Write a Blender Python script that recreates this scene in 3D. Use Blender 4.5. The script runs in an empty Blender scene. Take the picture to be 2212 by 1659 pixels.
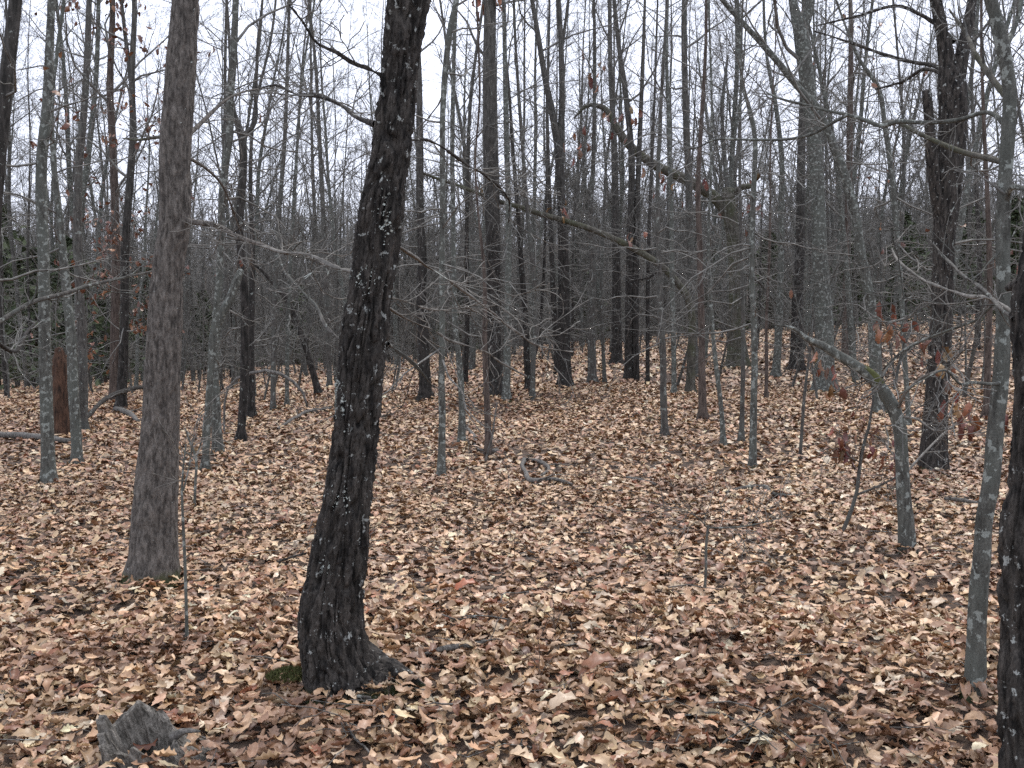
import bpy, math, random
import numpy as np
from mathutils import Vector

random.seed(11)
RNG = np.random.default_rng(11)
sc = bpy.context.scene
C = sc.collection

# ------------------------------------------------------------------ camera, sky, sun, exposure
FPX = 2372.0            # focal length in pixels of a 2212 px wide picture (about a 50 degree lens)
EYE = 1.6
PITCH = math.atan(129.5 / FPX)
cam = bpy.data.objects.new('camera', bpy.data.cameras.new('camera'))
C.objects.link(cam)
cam.data.sensor_width = 36.0
cam.data.lens = 36.0 * FPX / 2212.0
cam.data.clip_start = 0.05
cam.data.clip_end = 3000
cam.location = (0, 0, EYE)
cam.rotation_euler = (math.pi / 2 - PITCH, 0, 0)
sc.camera = cam

SUN_EL, SUN_AZ = math.radians(60), math.radians(25)
world = bpy.data.worlds.new('World')
sc.world = world
world.use_nodes = True
wn, wl = world.node_tree.nodes, world.node_tree.links
wn.clear()
sky = wn.new('ShaderNodeTexSky')
sky.sky_type = 'NISHITA'
sky.sun_disc = False
sky.sun_elevation = SUN_EL
sky.sun_rotation = SUN_AZ
sky.dust_density = 6.0
sky.air_density = 1.2
cloud = wn.new('ShaderNodeMix')          # an even overcast sheet in front of most of the blue
cloud.data_type = 'RGBA'
cloud.inputs[0].default_value = 0.88
cloud.inputs[7].default_value = (7.7, 8.2, 9.7, 1)
wl.new(sky.outputs[0], cloud.inputs[6])
bg = wn.new('ShaderNodeBackground')
bg.inputs[1].default_value = 0.13
wl.new(cloud.outputs[2], bg.inputs[0])
wo = wn.new('ShaderNodeOutputWorld')
wl.new(bg.outputs[0], wo.inputs[0])

sun = bpy.data.objects.new('sun', bpy.data.lights.new('sun', 'SUN'))
C.objects.link(sun)
sun.data.energy = 1.5
sun.data.angle = math.radians(10)
sun.data.color = (1.0, 0.96, 0.9)
sd = Vector((math.sin(SUN_AZ) * math.cos(SUN_EL), math.cos(SUN_AZ) * math.cos(SUN_EL), math.sin(SUN_EL)))
sun.rotation_euler = sd.to_track_quat('Z', 'Y').to_euler()

sc.view_settings.view_transform = 'Standard'
sc.view_settings.look = 'None'
sc.view_settings.exposure = 0.62
sc.view_settings.gamma = 1.0
sc.view_settings.use_curve_mapping = False
sc.cycles.max_bounces = 5
sc.cycles.diffuse_bounces = 3
sc.cycles.use_denoising = False
sc.cycles.sample_clamp_indirect = 3.0

# ------------------------------------------------------------------ noise and terrain
_T = np.random.default_rng(5).random(4096)

def _h(ix, iy, iz):
    return _T[(ix * 1619 + iy * 31337 + iz * 6971) & 4095]

def noise(x, y, z=0.0):
    """value noise, about -1..1, vectorised"""
    x, y, z = np.broadcast_arrays(np.asarray(x, float), np.asarray(y, float), np.asarray(z, float))
    xi, yi, zi = np.floor(x).astype(np.int64), np.floor(y).astype(np.int64), np.floor(z).astype(np.int64)
    fx, fy, fz = x - xi, y - yi, z - zi
    fx, fy, fz = fx * fx * (3 - 2 * fx), fy * fy * (3 - 2 * fy), fz * fz * (3 - 2 * fz)
    r = 0
    for dx in (0, 1):
        for dy in (0, 1):
            for dz in (0, 1):
                w = (fx if dx else 1 - fx) * (fy if dy else 1 - fy) * (fz if dz else 1 - fz)
                r = r + w * _h(xi + dx, yi + dy, zi + dz)
    return r * 2 - 1

def sstep(a, b, x):
    t = np.clip((np.asarray(x, float) - a) / (b - a), 0, 1)
    return t * t * (3 - 2 * t)

def ground_z(x, y):
    x, y = np.asarray(x, float), np.asarray(y, float)
    s = sstep(8, 46, y)
    z = 2.1 * np.tanh(x / 25.0) * s + 0.35 * s
    z = z + 0.05 * noise(x * 0.9, y * 0.9, 3.3) * sstep(140, 60, y) + 0.16 * noise(x * 0.22 + 9, y * 0.22, 7.7)
    z = z - 0.028 * noise(x * 2.7, y * 2.7, 1.1) * sstep(30, 10, y)
    z = z - 4.5 * sstep(48, 115, y)
    z = z + 25.0 * sstep(105, 310, y) * (1 + 0.10 * noise(x * 0.012 + 4, y * 0.01, 2.2)) + 1.2 * noise(x * 0.03, y * 0.03, 8.1) * sstep(90, 160, y)
    return z

CZ = float(ground_z(0, 0)) + EYE
cam.location.z = CZ
_cp, _sp = math.cos(PITCH), math.sin(PITCH)

def ray(u, v):
    a, b = (u - 1106.0) / FPX, (829.5 - v) / FPX
    return a, _cp + b * _sp, -_sp + b * _cp        # world direction (x, y, z) for one unit of camera depth

def on_ground(u, v):
    """the spot of ground that this direction from the camera meets"""
    a, b, c = ray(u, v)
    t = np.linspace(1.5, 90, 9000)
    d = CZ + t * c - ground_z(a * t, b * t)
    k = int(np.argmax(d < 0)) if (d < 0).any() else 8999
    tt = t[k]
    return Vector((a * tt, b * tt, float(ground_z(a * tt, b * tt))))

def at_depth(u, v, y):
    a, b, c = ray(u, v)
    t = y / b
    return Vector((a * t, y, CZ + c * t)), t

# ------------------------------------------------------------------ mesh helpers
def mk_mesh(name, V, F, smooth=True, col=None):
    """V (n,3); F list of (m,3|4) index arrays"""
    me = bpy.data.meshes.new(name)
    V = np.asarray(V, np.float32)
    F = [np.asarray(f, np.int32) for f in F if len(f)]
    me.vertices.add(len(V))
    me.vertices.foreach_set('co', V.ravel())
    nl = sum(f.size for f in F)
    npol = sum(len(f) for f in F)
    me.loops.add(nl)
    me.loops.foreach_set('vertex_index', np.concatenate([f.ravel() for f in F]))
    me.polygons.add(npol)
    tot = np.concatenate([np.full(len(f), f.shape[1], np.int32) for f in F])
    st = np.concatenate([[0], np.cumsum(tot)[:-1]]).astype(np.int32)
    me.polygons.foreach_set('loop_start', st)
    me.polygons.foreach_set('use_smooth', np.full(npol, smooth))
    if col is not None:
        a = me.color_attributes.new('tint', 'FLOAT_COLOR', 'POINT')
        a.data.foreach_set('color', np.c_[col, np.ones(len(col))].astype(np.float32).ravel())
    me.update(calc_edges=True)
    me.validate()
    return me

def add(name, me, m, parent=None, **kw):
    o = bpy.data.objects.new(name, me)
    C.objects.link(o)
    if me is not None and m is not None and not me.materials:
        me.materials.append(m)
    o.parent = parent
    for k, v in kw.items():
        o[k] = v
    return o

def empty(name, loc, **kw):
    o = bpy.data.objects.new(name, None)
    o.empty_display_size = 0.1
    C.objects.link(o)
    o.location = loc
    for k, v in kw.items():
        o[k] = v
    return o

def nrm(a):
    return a / np.maximum(np.linalg.norm(a, axis=-1, keepdims=True), 1e-9)

class Tubes:
    """collects polylines with radii; builds them all as one mesh"""
    def __init__(self):
        self.g = {}
    def add(self, pts, rad, sides):
        self.g.setdefault((len(pts), sides), []).append((pts, rad))
    def arrays(self):
        Vs, Fs, off = [], [], 0
        for (P, S), L in self.g.items():
            pts = np.array([[tuple(p) for p in l[0]] for l in L], float)
            rad = np.array([l[1] for l in L], float)
            N = len(L)
            t = nrm(np.gradient(pts, axis=1))
            main = nrm(pts[:, -1] - pts[:, 0])
            ref = np.where(np.abs(main[:, 2:3]) > 0.75, np.array([[0, 1.0, 0]]), np.array([[0, 0, 1.0]]))[:, None, :]
            a = nrm(np.cross(t, ref))
            b = np.cross(t, a)
            th = np.arange(S) * 2 * math.pi / S
            ring = (pts[:, :, None, :] + rad[:, :, None, None] * (np.cos(th)[None, None, :, None] * a[:, :, None, :] + np.sin(th)[None, None, :, None] * b[:, :, None, :]))
            Vs.append(ring.reshape(-1, 3))
            i, j, k = np.meshgrid(np.arange(N), np.arange(P - 1), np.arange(S), indexing='ij')
            base = off + i * P * S + j * S
            k2 = (k + 1) % S
            Fs.append(np.stack([base + k, base + k2, base + S + k2, base + S + k], -1).reshape(-1, 4))
            off += N * P * S
        return np.concatenate(Vs), np.concatenate(Fs)
    def mesh(self, name):
        V, F = self.arrays()
        return mk_mesh(name, V, [F])

def spline(P, n):
    """Catmull-Rom through P (k, d), n samples, even in chord length"""
    P = np.asarray(P, float)
    if len(P) == 2:
        t = np.linspace(0, 1, n)[:, None]
        return P[0] * (1 - t) + P[1] * t
    d = np.r_[0, np.cumsum(np.maximum(np.linalg.norm(np.diff(P[:, :3], axis=0), axis=1), 1e-6))]
    sl = np.diff(P, axis=0) / np.diff(d)[:, None]
    w = np.diff(d)[:, None]
    mt = np.vstack([sl[:1], (sl[:-1] * w[1:] + sl[1:] * w[:-1]) / (w[1:] + w[:-1]), sl[-1:]])
    s = np.linspace(0, d[-1], n) if np.isscalar(n) else np.clip(n, 0, d[-1])
    k = np.clip(np.searchsorted(d, s, side='right') - 1, 0, len(P) - 2)
    h = (d[k + 1] - d[k])[:, None]
    t = (s - d[k])[:, None] / h
    return (2 * t ** 3 - 3 * t ** 2 + 1) * P[k] + (t ** 3 - 2 * t ** 2 + t) * h * mt[k] + (3 * t ** 2 - 2 * t ** 3) * P[k + 1] + (t ** 3 - t ** 2) * h * mt[k + 1]

def bark_tube(name, pts, rad, sides, rings, seed, bark=0.0, kf=30.0, flare=0.0, lump=0.05, cap=False, roots=5):
    """one trunk or limb as a closed surface; bark = depth of the furrows in metres"""
    Q = spline(np.c_[np.asarray(pts, float), np.asarray(rad, float)], rings)
    p, r = Q[:, :3], np.maximum(Q[:, 3], 0.002)
    rings = len(p)
    t = nrm(np.gradient(p, axis=0))
    main = nrm((p[-1] - p[0])[None])[0]
    ref = np.array([0, 1.0, 0]) if abs(main[1]) < 0.8 else np.array([0, 0, 1.0])
    a = nrm(np.cross(t, ref))
    b = np.cross(t, a)
    th = np.arange(sides) * 2 * math.pi / sides
    ct, st = np.cos(th)[None, :], np.sin(th)[None, :]
    h = np.r_[0, np.cumsum(np.linalg.norm(np.diff(p, axis=0), axis=1))][:, None]
    R = r[:, None] * np.ones((1, sides))
    nx, ny = ct * r[:, None], st * r[:, None]
    rm = float(np.median(r))
    R = R * (1 + lump * noise(ct * 1.3 + seed, st * 1.3, h / (rm * 5)) + 0.6 * lump * noise(ct * 2.6 + seed, st * 2.6, h / (rm * 2.1)))
    if flare:
        lob = 1 + 0.45 * np.cos(th[None, :] * roots + seed) + 0.35 * noise(ct * 2 + seed, st * 2, 0.5)
        R = R * (1 + flare * lob * np.exp(-np.maximum(h - 0.22, 0) / (rm * 1.5)))
    if bark:
        wx = noise(nx * 9 + seed, ny * 9, h * 7) * 0.5
        f1 = np.abs(noise(nx * kf + seed + wx, ny * kf + wx, h * kf * 0.10))
        f2 = np.abs(noise(nx * kf * 1.9 + seed, ny * kf * 1.9 - wx, h * kf * 0.5 + 31))
        ridge = sstep(0.0, 0.34, f1) * (0.68 + 0.32 * sstep(0.0, 0.3, f2))
        R = R + bark * (ridge - 0.6) + bark * 0.2 * noise(nx * kf * 4, ny * kf * 4, h * kf * 1.4)
    V = p[:, None, :] + R[:, :, None] * (ct[:, :, None] * a[:, None, :] + st[:, :, None] * b[:, None, :])
    V = V.reshape(-1, 3)
    j, k = np.meshgrid(np.arange(rings - 1), np.arange(sides), indexing='ij')
    k2 = (k + 1) % sides
    F = np.stack([j * sides + k, j * sides + k2, (j + 1) * sides + k2, (j + 1) * sides + k], -1).reshape(-1, 4)
    V = np.vstack([V, p[-1] + t[-1] * r[-1] * 0.4])
    e = (rings - 1) * sides
    tri = np.stack([e + np.arange(sides), e + (np.arange(sides) + 1) % sides, np.full(sides, len(V) - 1)], -1)
    return mk_mesh(name, V, [F, tri])

# ------------------------------------------------------------------ materials
def mat(name):
    m = bpy.data.materials.new(name)
    m.use_nodes = True
    n, l = m.node_tree.nodes, m.node_tree.links
    return m, n, l, n['Principled BSDF']

def ramp(n, l, src, stops):
    r = n.new('ShaderNodeValToRGB')
    e = r.color_ramp.elements
    while len(e) < len(stops):
        e.new(0.5)
    for i, (p, c) in enumerate(stops):
        e[i].position = p
        e[i].color = (*c, 1) if len(c) == 3 else c
    l.new(src, r.inputs[0])
    return r

def mix(n, l, fac, a, b):
    m = n.new('ShaderNodeMix')
    m.data_type = 'RGBA'
    l.new(fac, m.inputs[0])
    for s, i in ((a, 6), (b, 7)):
        if isinstance(s, tuple):
            m.inputs[i].default_value = (*s, 1)
        else:
            l.new(s, m.inputs[i])
    return m.outputs[2]

def tex_noise(n, l, vec, scale, detail=3, rough=0.6):
    t = n.new('ShaderNodeTexNoise')
    t.inputs['Scale'].default_value = scale
    t.inputs['Detail'].default_value = detail
    t.inputs['Roughness'].default_value = rough
    l.new(vec, t.inputs['Vector'])
    return t.outputs['Fac']

def bark_mat(name, dark, light, lichen=(0.42, 0.45, 0.41), amt=0.62, lscale=9.0, scale=26.0, moss=0.0, bump=0.5, stretch=0.22, wash=None, high=None):
    """furrowed bark: plates of two tones, crusts of lichen, moss at the foot (moss = metres up)"""
    m, n, l, p = mat(name)
    tc = n.new('ShaderNodeTexCoord')
    oi = n.new('ShaderNodeObjectInfo')
    off = n.new('ShaderNodeVectorMath'); off.operation = 'MULTIPLY_ADD'
    cv = n.new('ShaderNodeCombineXYZ')
    for i in range(3):
        l.new(oi.outputs['Random'], cv.inputs[i])
    off.inputs[1].default_value = (17, 13, 5)
    l.new(cv.outputs[0], off.inputs[0]); l.new(tc.outputs['Object'], off.inputs[2])
    mp = n.new('ShaderNodeMapping')
    mp.inputs['Scale'].default_value = (1, 1, stretch)
    l.new(off.outputs[0], mp.inputs[0])
    n1 = tex_noise(n, l, mp.outputs[0], scale, 4, 0.65)
    n2 = tex_noise(n, l, off.outputs[0], scale * 3.2, 3, 0.7)
    c = ramp(n, l, n1, [(0.36, dark), (0.66, light)]).outputs[0]
    g = ramp(n, l, n2, [(0.3, (0.62, 0.62, 0.62)), (0.72, (1.3, 1.3, 1.3))]).outputs[0]
    mu = n.new('ShaderNodeMix'); mu.data_type = 'RGBA'; mu.blend_type = 'MULTIPLY'
    mu.inputs[0].default_value = 1.0
    l.new(c, mu.inputs[6]); l.new(g, mu.inputs[7])
    c = mu.outputs[2]
    if wash:
        nw = tex_noise(n, l, off.outputs[0], 3.2, 3, 0.6)
        c = mix(n, l, ramp(n, l, nw, [(0.44, (0, 0, 0)), (0.62, (0.75, 0.75, 0.75))]).outputs[0], c, wash)
    # lichen crusts: spots broken up by a finer noise
    nb = tex_noise(n, l, off.outputs[0], lscale, 2, 0.5)
    nf = tex_noise(n, l, off.outputs[0], lscale * 5, 2, 0.6)
    ad = n.new('ShaderNodeMath'); ad.operation = 'MULTIPLY_ADD'
    ad.inputs[1].default_value = 0.35
    l.new(nf, ad.inputs[0]); l.new(nb, ad.inputs[2])
    lf = ramp(n, l, ad.outputs[0], [(amt + 0.17, (0, 0, 0)), (amt + 0.21, (0.85, 0.85, 0.85))]).outputs[0]
    c = mix(n, l, lf, c, lichen)
    if moss:
        sx = n.new('ShaderNodeSeparateXYZ'); l.new(tc.outputs['Object'], sx.inputs[0])
        mm = n.new('ShaderNodeMath'); mm.operation = 'MULTIPLY_ADD'
        mm.inputs[1].default_value = -1.0 / moss; mm.inputs[2].default_value = 0.75
        l.new(sx.outputs[2], mm.inputs[0])
        m2 = n.new('ShaderNodeMath'); m2.operation = 'ADD'
        nm = tex_noise(n, l, off.outputs[0], 7, 3, 0.6)
        l.new(mm.outputs[0], m2.inputs[0]); l.new(nm, m2.inputs[1])
        mf = ramp(n, l, m2.outputs[0], [(0.62, (0, 0, 0)), (1.0, (0.8, 0.8, 0.8))]).outputs[0]
        c = mix(n, l, mf, c, (0.05, 0.06, 0.018))
    if high:                                # younger, paler bark higher up the stem
        sz = n.new('ShaderNodeSeparateXYZ'); l.new(tc.outputs['Object'], sz.inputs[0])
        mr = n.new('ShaderNodeMapRange')
        mr.inputs[1].default_value, mr.inputs[2].default_value, mr.inputs[4].default_value = high[0], high[1], 0.8
        l.new(sz.outputs[2], mr.inputs[0])
        hc = ramp(n, l, n1, [(0.36, tuple(x * 0.6 for x in high[2])), (0.66, tuple(x * 1.35 for x in high[2]))]).outputs[0]
        c = mix(n, l, mr.outputs[0], c, hc)
    l.new(c, p.inputs['Base Color'])
    p.inputs['Roughness'].default_value = 0.9
    p.inputs['Specular IOR Level'].default_value = 0.2
    b = n.new('ShaderNodeBump')
    b.inputs['Strength'].default_value = bump
    b.inputs['Distance'].default_value = 0.02
    l.new(n1, b.inputs['Height'])
    l.new(b.outputs[0], p.inputs['Normal'])
    return m

M = {
    'dark': bark_mat('bark_black_furrowed', (0.010, 0.009, 0.008), (0.076, 0.066, 0.056), lichen=(0.36, 0.37, 0.34), amt=0.665, lscale=32, scale=40, moss=0.10, bump=0.9),
    'brown': bark_mat('bark_grey_brown', (0.05, 0.044, 0.038), (0.18, 0.16, 0.138), amt=0.76, lscale=34, scale=46, moss=0.16, bump=0.8, stretch=0.35),
    'lichen': bark_mat('bark_lichen_grey', (0.05, 0.048, 0.041), (0.13, 0.13, 0.112), lichen=(0.26, 0.275, 0.245), amt=0.585, lscale=22, scale=40, moss=0.05, bump=0.8, wash=(0.10, 0.106, 0.09)),
    'grey': bark_mat('bark_grey', (0.045, 0.041, 0.036), (0.125, 0.115, 0.1), lichen=(0.25, 0.265, 0.235), amt=0.64, lscale=18, scale=34, bump=0.7, wash=(0.09, 0.092, 0.08)),
    'char': bark_mat('bark_dark_plain', (0.013, 0.012, 0.010), (0.058, 0.051, 0.045), lichen=(0.26, 0.28, 0.25), amt=0.68, lscale=18, scale=30, bump=0.8, high=(2.5, 7.0, (0.105, 0.1, 0.088))),
    'red': bark_mat('bark_reddish', (0.045, 0.034, 0.028), (0.13, 0.102, 0.084), amt=0.8, lscale=9, scale=30, bump=0.5),
    'moss': bark_mat('bark_mossy', (0.045, 0.041, 0.032), (0.12, 0.11, 0.09), lichen=(0.24, 0.26, 0.22), amt=0.68, lscale=16, scale=28, bump=0.6, wash=(0.06, 0.063, 0.035)),
    'rot': bark_mat('rotten_wood', (0.022, 0.014, 0.010), (0.11, 0.06, 0.038), amt=0.85, lscale=6, scale=26, bump=0.8),
    'dead': bark_mat('weathered_wood', (0.065, 0.06, 0.052), (0.21, 0.195, 0.175), lichen=(0.36, 0.38, 0.34), amt=0.70, lscale=24, scale=50, bump=0.7),
    'stump': bark_mat('weathered_stump_wood', (0.05, 0.045, 0.037), (0.25, 0.228, 0.195), lichen=(0.3, 0.31, 0.28), amt=0.74, lscale=24, scale=60, bump=0.9),
    'twig': bark_mat('twig_grey', (0.09, 0.086, 0.077), (0.22, 0.212, 0.19), amt=0.8, lscale=5, scale=9, bump=0.0),
    'pale': bark_mat('twig_pale', (0.095, 0.088, 0.076), (0.22, 0.205, 0.18), amt=0.75, lscale=5, scale=14, bump=0.0),
}

def leaf_mat(name, objcol, inst=False):
    m, n, l, p = mat(name)
    if objcol:
        s = n.new('ShaderNodeObjectInfo').outputs['Color']
    else:
        a = n.new('ShaderNodeAttribute'); a.attribute_name = 'tint'
        a.attribute_type = 'INSTANCER' if inst else 'GEOMETRY'
        s = a.outputs['Color']
    tc = n.new('ShaderNodeTexCoord')
    f = tex_noise(n, l, tc.outputs['Object'], 3.5 if (inst or objcol) else 34, 3, 0.65)
    g = ramp(n, l, f, [(0.3, (0.7, 0.66, 0.62)), (0.7, (1.18, 1.18, 1.18))]).outputs[0]
    mu = n.new('ShaderNodeMix'); mu.data_type = 'RGBA'; mu.blend_type = 'MULTIPLY'
    mu.inputs[0].default_value = 1.0
    l.new(s, mu.inputs[6]); l.new(g, mu.inputs[7])
    l.new(mu.outputs[2], p.inputs['Base Color'])
    p.inputs['Roughness'].default_value = 0.45
    p.inputs['Specular IOR Level'].default_value = 0.45
    return m
M['leaf'] = leaf_mat('dry_oak_leaf', False)
M['leaf_set'] = leaf_mat('dry_oak_leaf_litter', False, True)
M['leaf_one'] = leaf_mat('dry_oak_leaf_single', True)

# soil under the litter
m, n, l, p = mat('forest_soil')
geo = n.new('ShaderNodeNewGeometry')
f1 = tex_noise(n, l, geo.outputs['Position'], 22, 5, 0.75)
f2 = tex_noise(n, l, geo.outputs['Position'], 0.7, 3, 0.6)
ca = ramp(n, l, f1, [(0.36, (0.03, 0.02, 0.014)), (0.52, (0.085, 0.055, 0.036)), (0.7, (0.22, 0.15, 0.1))]).outputs[0]
cb = mix(n, l, ramp(n, l, f2, [(0.35, (0, 0, 0)), (0.7, (0.6, 0.6, 0.6))]).outputs[0], ca, (0.12, 0.08, 0.055))
l.new(cb, p.inputs['Base Color'])
p.inputs['Roughness'].default_value = 0.95
b = n.new('ShaderNodeBump'); b.inputs['Strength'].default_value = 0.8; b.inputs['Distance'].default_value = 0.04
l.new(f1, b.inputs['Height']); l.new(b.outputs[0], p.inputs['Normal'])
M['soil'] = m

def flat_mat(name, a, bcol, scale=6):
    m, n, l, p = mat(name)
    tc = n.new('ShaderNodeTexCoord')
    f = tex_noise(n, l, tc.outputs['Object'], scale, 3, 0.6)
    l.new(ramp(n, l, f, [(0.3, a), (0.7, bcol)]).outputs[0], p.inputs['Base Color'])
    p.inputs['Roughness'].default_value = 0.85
    p.inputs['Specular IOR Level'].default_value = 0.2
    return m
M['cedar'] = flat_mat('cedar_needles', (0.045, 0.06, 0.034), (0.095, 0.115, 0.062))
M['crust'] = flat_mat('lichen_crust', (0.26, 0.28, 0.25), (0.46, 0.48, 0.43), 60)
M['mossy'] = flat_mat('green_moss', (0.04, 0.042, 0.014), (0.085, 0.09, 0.03), 40)

# ------------------------------------------------------------------ the ground: one sheet to beyond the hill
ys = np.r_[np.linspace(-30, 1, 14), np.linspace(1.3, 12, 110), np.linspace(12.3, 50, 120), np.linspace(51, 330, 130), np.linspace(340, 1500, 20)]
xs_ = np.linspace(-1, 1, 241)
xs = np.sign(xs_) * (np.abs(xs_) * 14 + np.abs(xs_) ** 4 * 500)
X, Y = np.meshgrid(xs, ys)
Z = ground_z(X, Y)
nx_, ny_ = len(xs), len(ys)
j, i = np.meshgrid(np.arange(ny_ - 1), np.arange(nx_ - 1), indexing='ij')
F = np.stack([j * nx_ + i, j * nx_ + i + 1, (j + 1) * nx_ + i + 1, (j + 1) * nx_ + i], -1).reshape(-1, 4)
ground = add('ground', mk_mesh('ground', np.c_[X.ravel(), Y.ravel(), Z.ravel()], [F]), M['soil'], kind='structure')

# ------------------------------------------------------------------ branches
def turned(d, ang, az):
    """direction d bent by ang, towards azimuth az round d"""
    ref = Vector((0, 0, 1)) if abs(d.z) < 0.9 else Vector((1, 0, 0))
    a = d.cross(ref).normalized()
    b = d.cross(a)
    return (d * math.cos(ang) + (a * math.cos(az) + b * math.sin(az)) * math.sin(ang)).normalized()

def shoot(T, p, d, L, r, lvl, lift, wig, kids, maxlvl, R, thin=1.0, tips=None):
    """one branch and everything that grows from it"""
    n = (8, 6, 4, 3)[lvl]
    pts, rad, dirs = [p.copy()], [r], [d.copy()]
    st = L / (n - 1)
    for k in range(1, n):
        d = (d + Vector((R.gauss(0, wig), R.gauss(0, wig), R.gauss(0, wig) + lift))).normalized()
        p = p + d * st
        pts.append(p.copy()); dirs.append(d.copy())
        rad.append(max(r * (1 - 0.88 * k / (n - 1)), 0.0022))
    T.add(pts, rad, 4 if lvl == 0 else 3)
    if tips is not None and lvl == maxlvl:
        tips.append(pts[-1].copy())
    if lvl < maxlvl:
        m = max(2, int(kids[lvl] * R.uniform(0.7, 1.25)))
        for q in range(m):
            s = R.uniform(0.2, 0.98) if lvl == 0 else R.uniform(0.15, 1.0)
            k = min(int(s * (n - 1)), n - 2)
            fr = s * (n - 1) - k
            pp = pts[k].lerp(pts[k + 1], fr)
            rr = rad[k] * (1 - fr) + rad[k + 1] * fr
            dd = turned(dirs[k], R.uniform(0.45, 1.05), R.uniform(0, 6.283))
            LL = L * R.uniform(0.22, 0.48) * (1.1 - 0.5 * s)
            shoot(T, pp, dd, max(LL, 0.12), max(rr * 0.62 * thin, 0.002), lvl + 1, lift * 0.8, wig * 1.15, kids, maxlvl, R, thin, tips)

def crown(pts, rad, R, start, n, blen, elev=(0.3, 0.9), lift=0.05, wig=0.2, kids=(6, 3), maxlvl=2, low=0, tips=None, low_from=1.2, lowlen=1.0):
    """bare crown of a trunk given as points and radii; start = height from the foot where live branches begin"""
    T = Tubes()
    P = [Vector(p) for p in pts]
    h = [0.0]
    for a, b in zip(P, P[1:]):
        h.append(h[-1] + (b - a).length)
    def spot(s):
        k = max(0, min(len(P) - 2, next((i for i in range(len(P) - 1) if h[i + 1] >= s), len(P) - 2)))
        f = (s - h[k]) / max(h[k + 1] - h[k], 1e-6)
        f = min(max(f, 0), 1)
        return P[k].lerp(P[k + 1], f), rad[k] * (1 - f) + rad[k + 1] * f
    H = h[-1]
    az = R.uniform(0, 6.28)
    for q in range(n):
        s = start + (H - start) * ((q + R.random()) / n) ** 0.9
        p, r = spot(min(s, H - 0.02))
        az += 2.4 + R.gauss(0, 0.5)
        f = (s - start) / max(H - start, 0.1)
        el = R.uniform(*elev) + 0.25 * f
        d = Vector((math.cos(az) * math.cos(el), math.sin(az) * math.cos(el), math.sin(el)))
        L = blen * R.uniform(0.5, 1.15) * (1.15 - 0.75 * f)
        shoot(T, p, d, L, min(max(r * 0.42, 0.006), 0.012 + L * 0.011), 0, lift, wig, kids, maxlvl, R, tips=tips)
    for q in range(low):            # thin dead branches lower down, level or drooping
        s = R.uniform(low_from, max(start, low_from + 0.5))
        p, r = spot(min(s, H - 0.02))
        a = R.uniform(0, 6.28)
        el = R.uniform(-0.35, 0.3)
        d = Vector((math.cos(a) * math.cos(el), math.sin(a) * math.cos(el), math.sin(el)))
        L = lowlen * R.uniform(0.5, 1.5)
        shoot(T, p, d, L, min(0.006 + L * 0.004, max(r * 0.4, 0.003)), 0, -0.01, wig * 1.1, (5, 2), 2 if lowlen > 0.6 else 1, R, tips=tips)
    # leader
    p, r = P[-1], rad[-1]
    for q in range(3):
        d = turned((P[-1] - P[-2]).normalized(), R.uniform(0.05, 0.5), R.uniform(0, 6.28))
        shoot(T, p, d, blen * 0.7, max(r * 0.8, 0.005), 0, lift, wig, kids, maxlvl, R, tips=tips)
    return T

# ------------------------------------------------------------------ oak leaves
def oak_leaf(rows, cols, rg, lobes=4):
    """one dry lobed leaf about 1 long: rolled across, bent along, twisted"""
    t = np.linspace(0, 1, rows)
    env = np.sin(np.pi * np.clip(t, 0, 1) ** 1.15) ** 0.75 * 0.27 + 0.012
    if rows >= 8:
        ph = np.cos(2 * np.pi * lobes * t + 0.4)
        w = env * (0.86 + 0.20 * ph)
    else:
        w = env
    w[0] = 0.012; w[-1] = 0.012
    s = np.linspace(-1, 1, cols)
    roll = rg.choice([-1, 1]) * rg.uniform(1.5, 8.5) if rg.random() < 0.85 else rg.uniform(-1.2, 1.2)
    bend = rg.uniform(-2.2, 2.2)
    tw = rg.uniform(-1.3, 1.3)
    crease = rg.uniform(0, 0.35)
    V = np.zeros((rows, cols, 3))
    ang = bend * (t - 0.5)
    cx = np.cumsum(np.r_[0, np.cos((ang[1:] + ang[:-1]) / 2) * np.diff(t)])
    cz = np.cumsum(np.r_[0, np.sin((ang[1:] + ang[:-1]) / 2) * np.diff(t)])
    for k in range(rows):
        q = s * w[k] * rg.uniform(0.88, 1.12)
        rl = roll * (0.6 + 0.8 * t[k])
        yy = np.sin(rl * q) / rl
        zz = (1 - np.cos(rl * q)) / rl + crease * np.abs(q) + rg.normal(0, 0.010, cols)
        a = tw * (t[k] - 0.5)
        y2, z2 = yy * math.cos(a) - zz * math.sin(a), yy * math.sin(a) + zz * math.cos(a)
        V[k, :, 0] = cx[k] - math.sin(ang[k]) * z2
        V[k, :, 1] = y2
        V[k, :, 2] = cz[k] + math.cos(ang[k]) * z2
    V = V.reshape(-1, 3)
    V[:, 0] -= 0.5
    V[:, 2] -= V[:, 2].mean()
    j, i = np.meshgrid(np.arange(rows - 1), np.arange(cols - 1), indexing='ij')
    F = np.stack([j * cols + i, j * cols + i + 1, (j + 1) * cols + i + 1, (j + 1) * cols + i], -1).reshape(-1, 4)
    return V, F

PAL = np.array([(0.40, 0.275, 0.18), (0.46, 0.325, 0.215), (0.33, 0.21, 0.135), (0.50, 0.385, 0.27), (0.26, 0.15, 0.092), (0.22, 0.095, 0.05), (0.53, 0.455, 0.36), (0.14, 0.07, 0.042)])
PW = np.array([0.24, 0.21, 0.18, 0.12, 0.10, 0.055, 0.055, 0.04])

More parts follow.
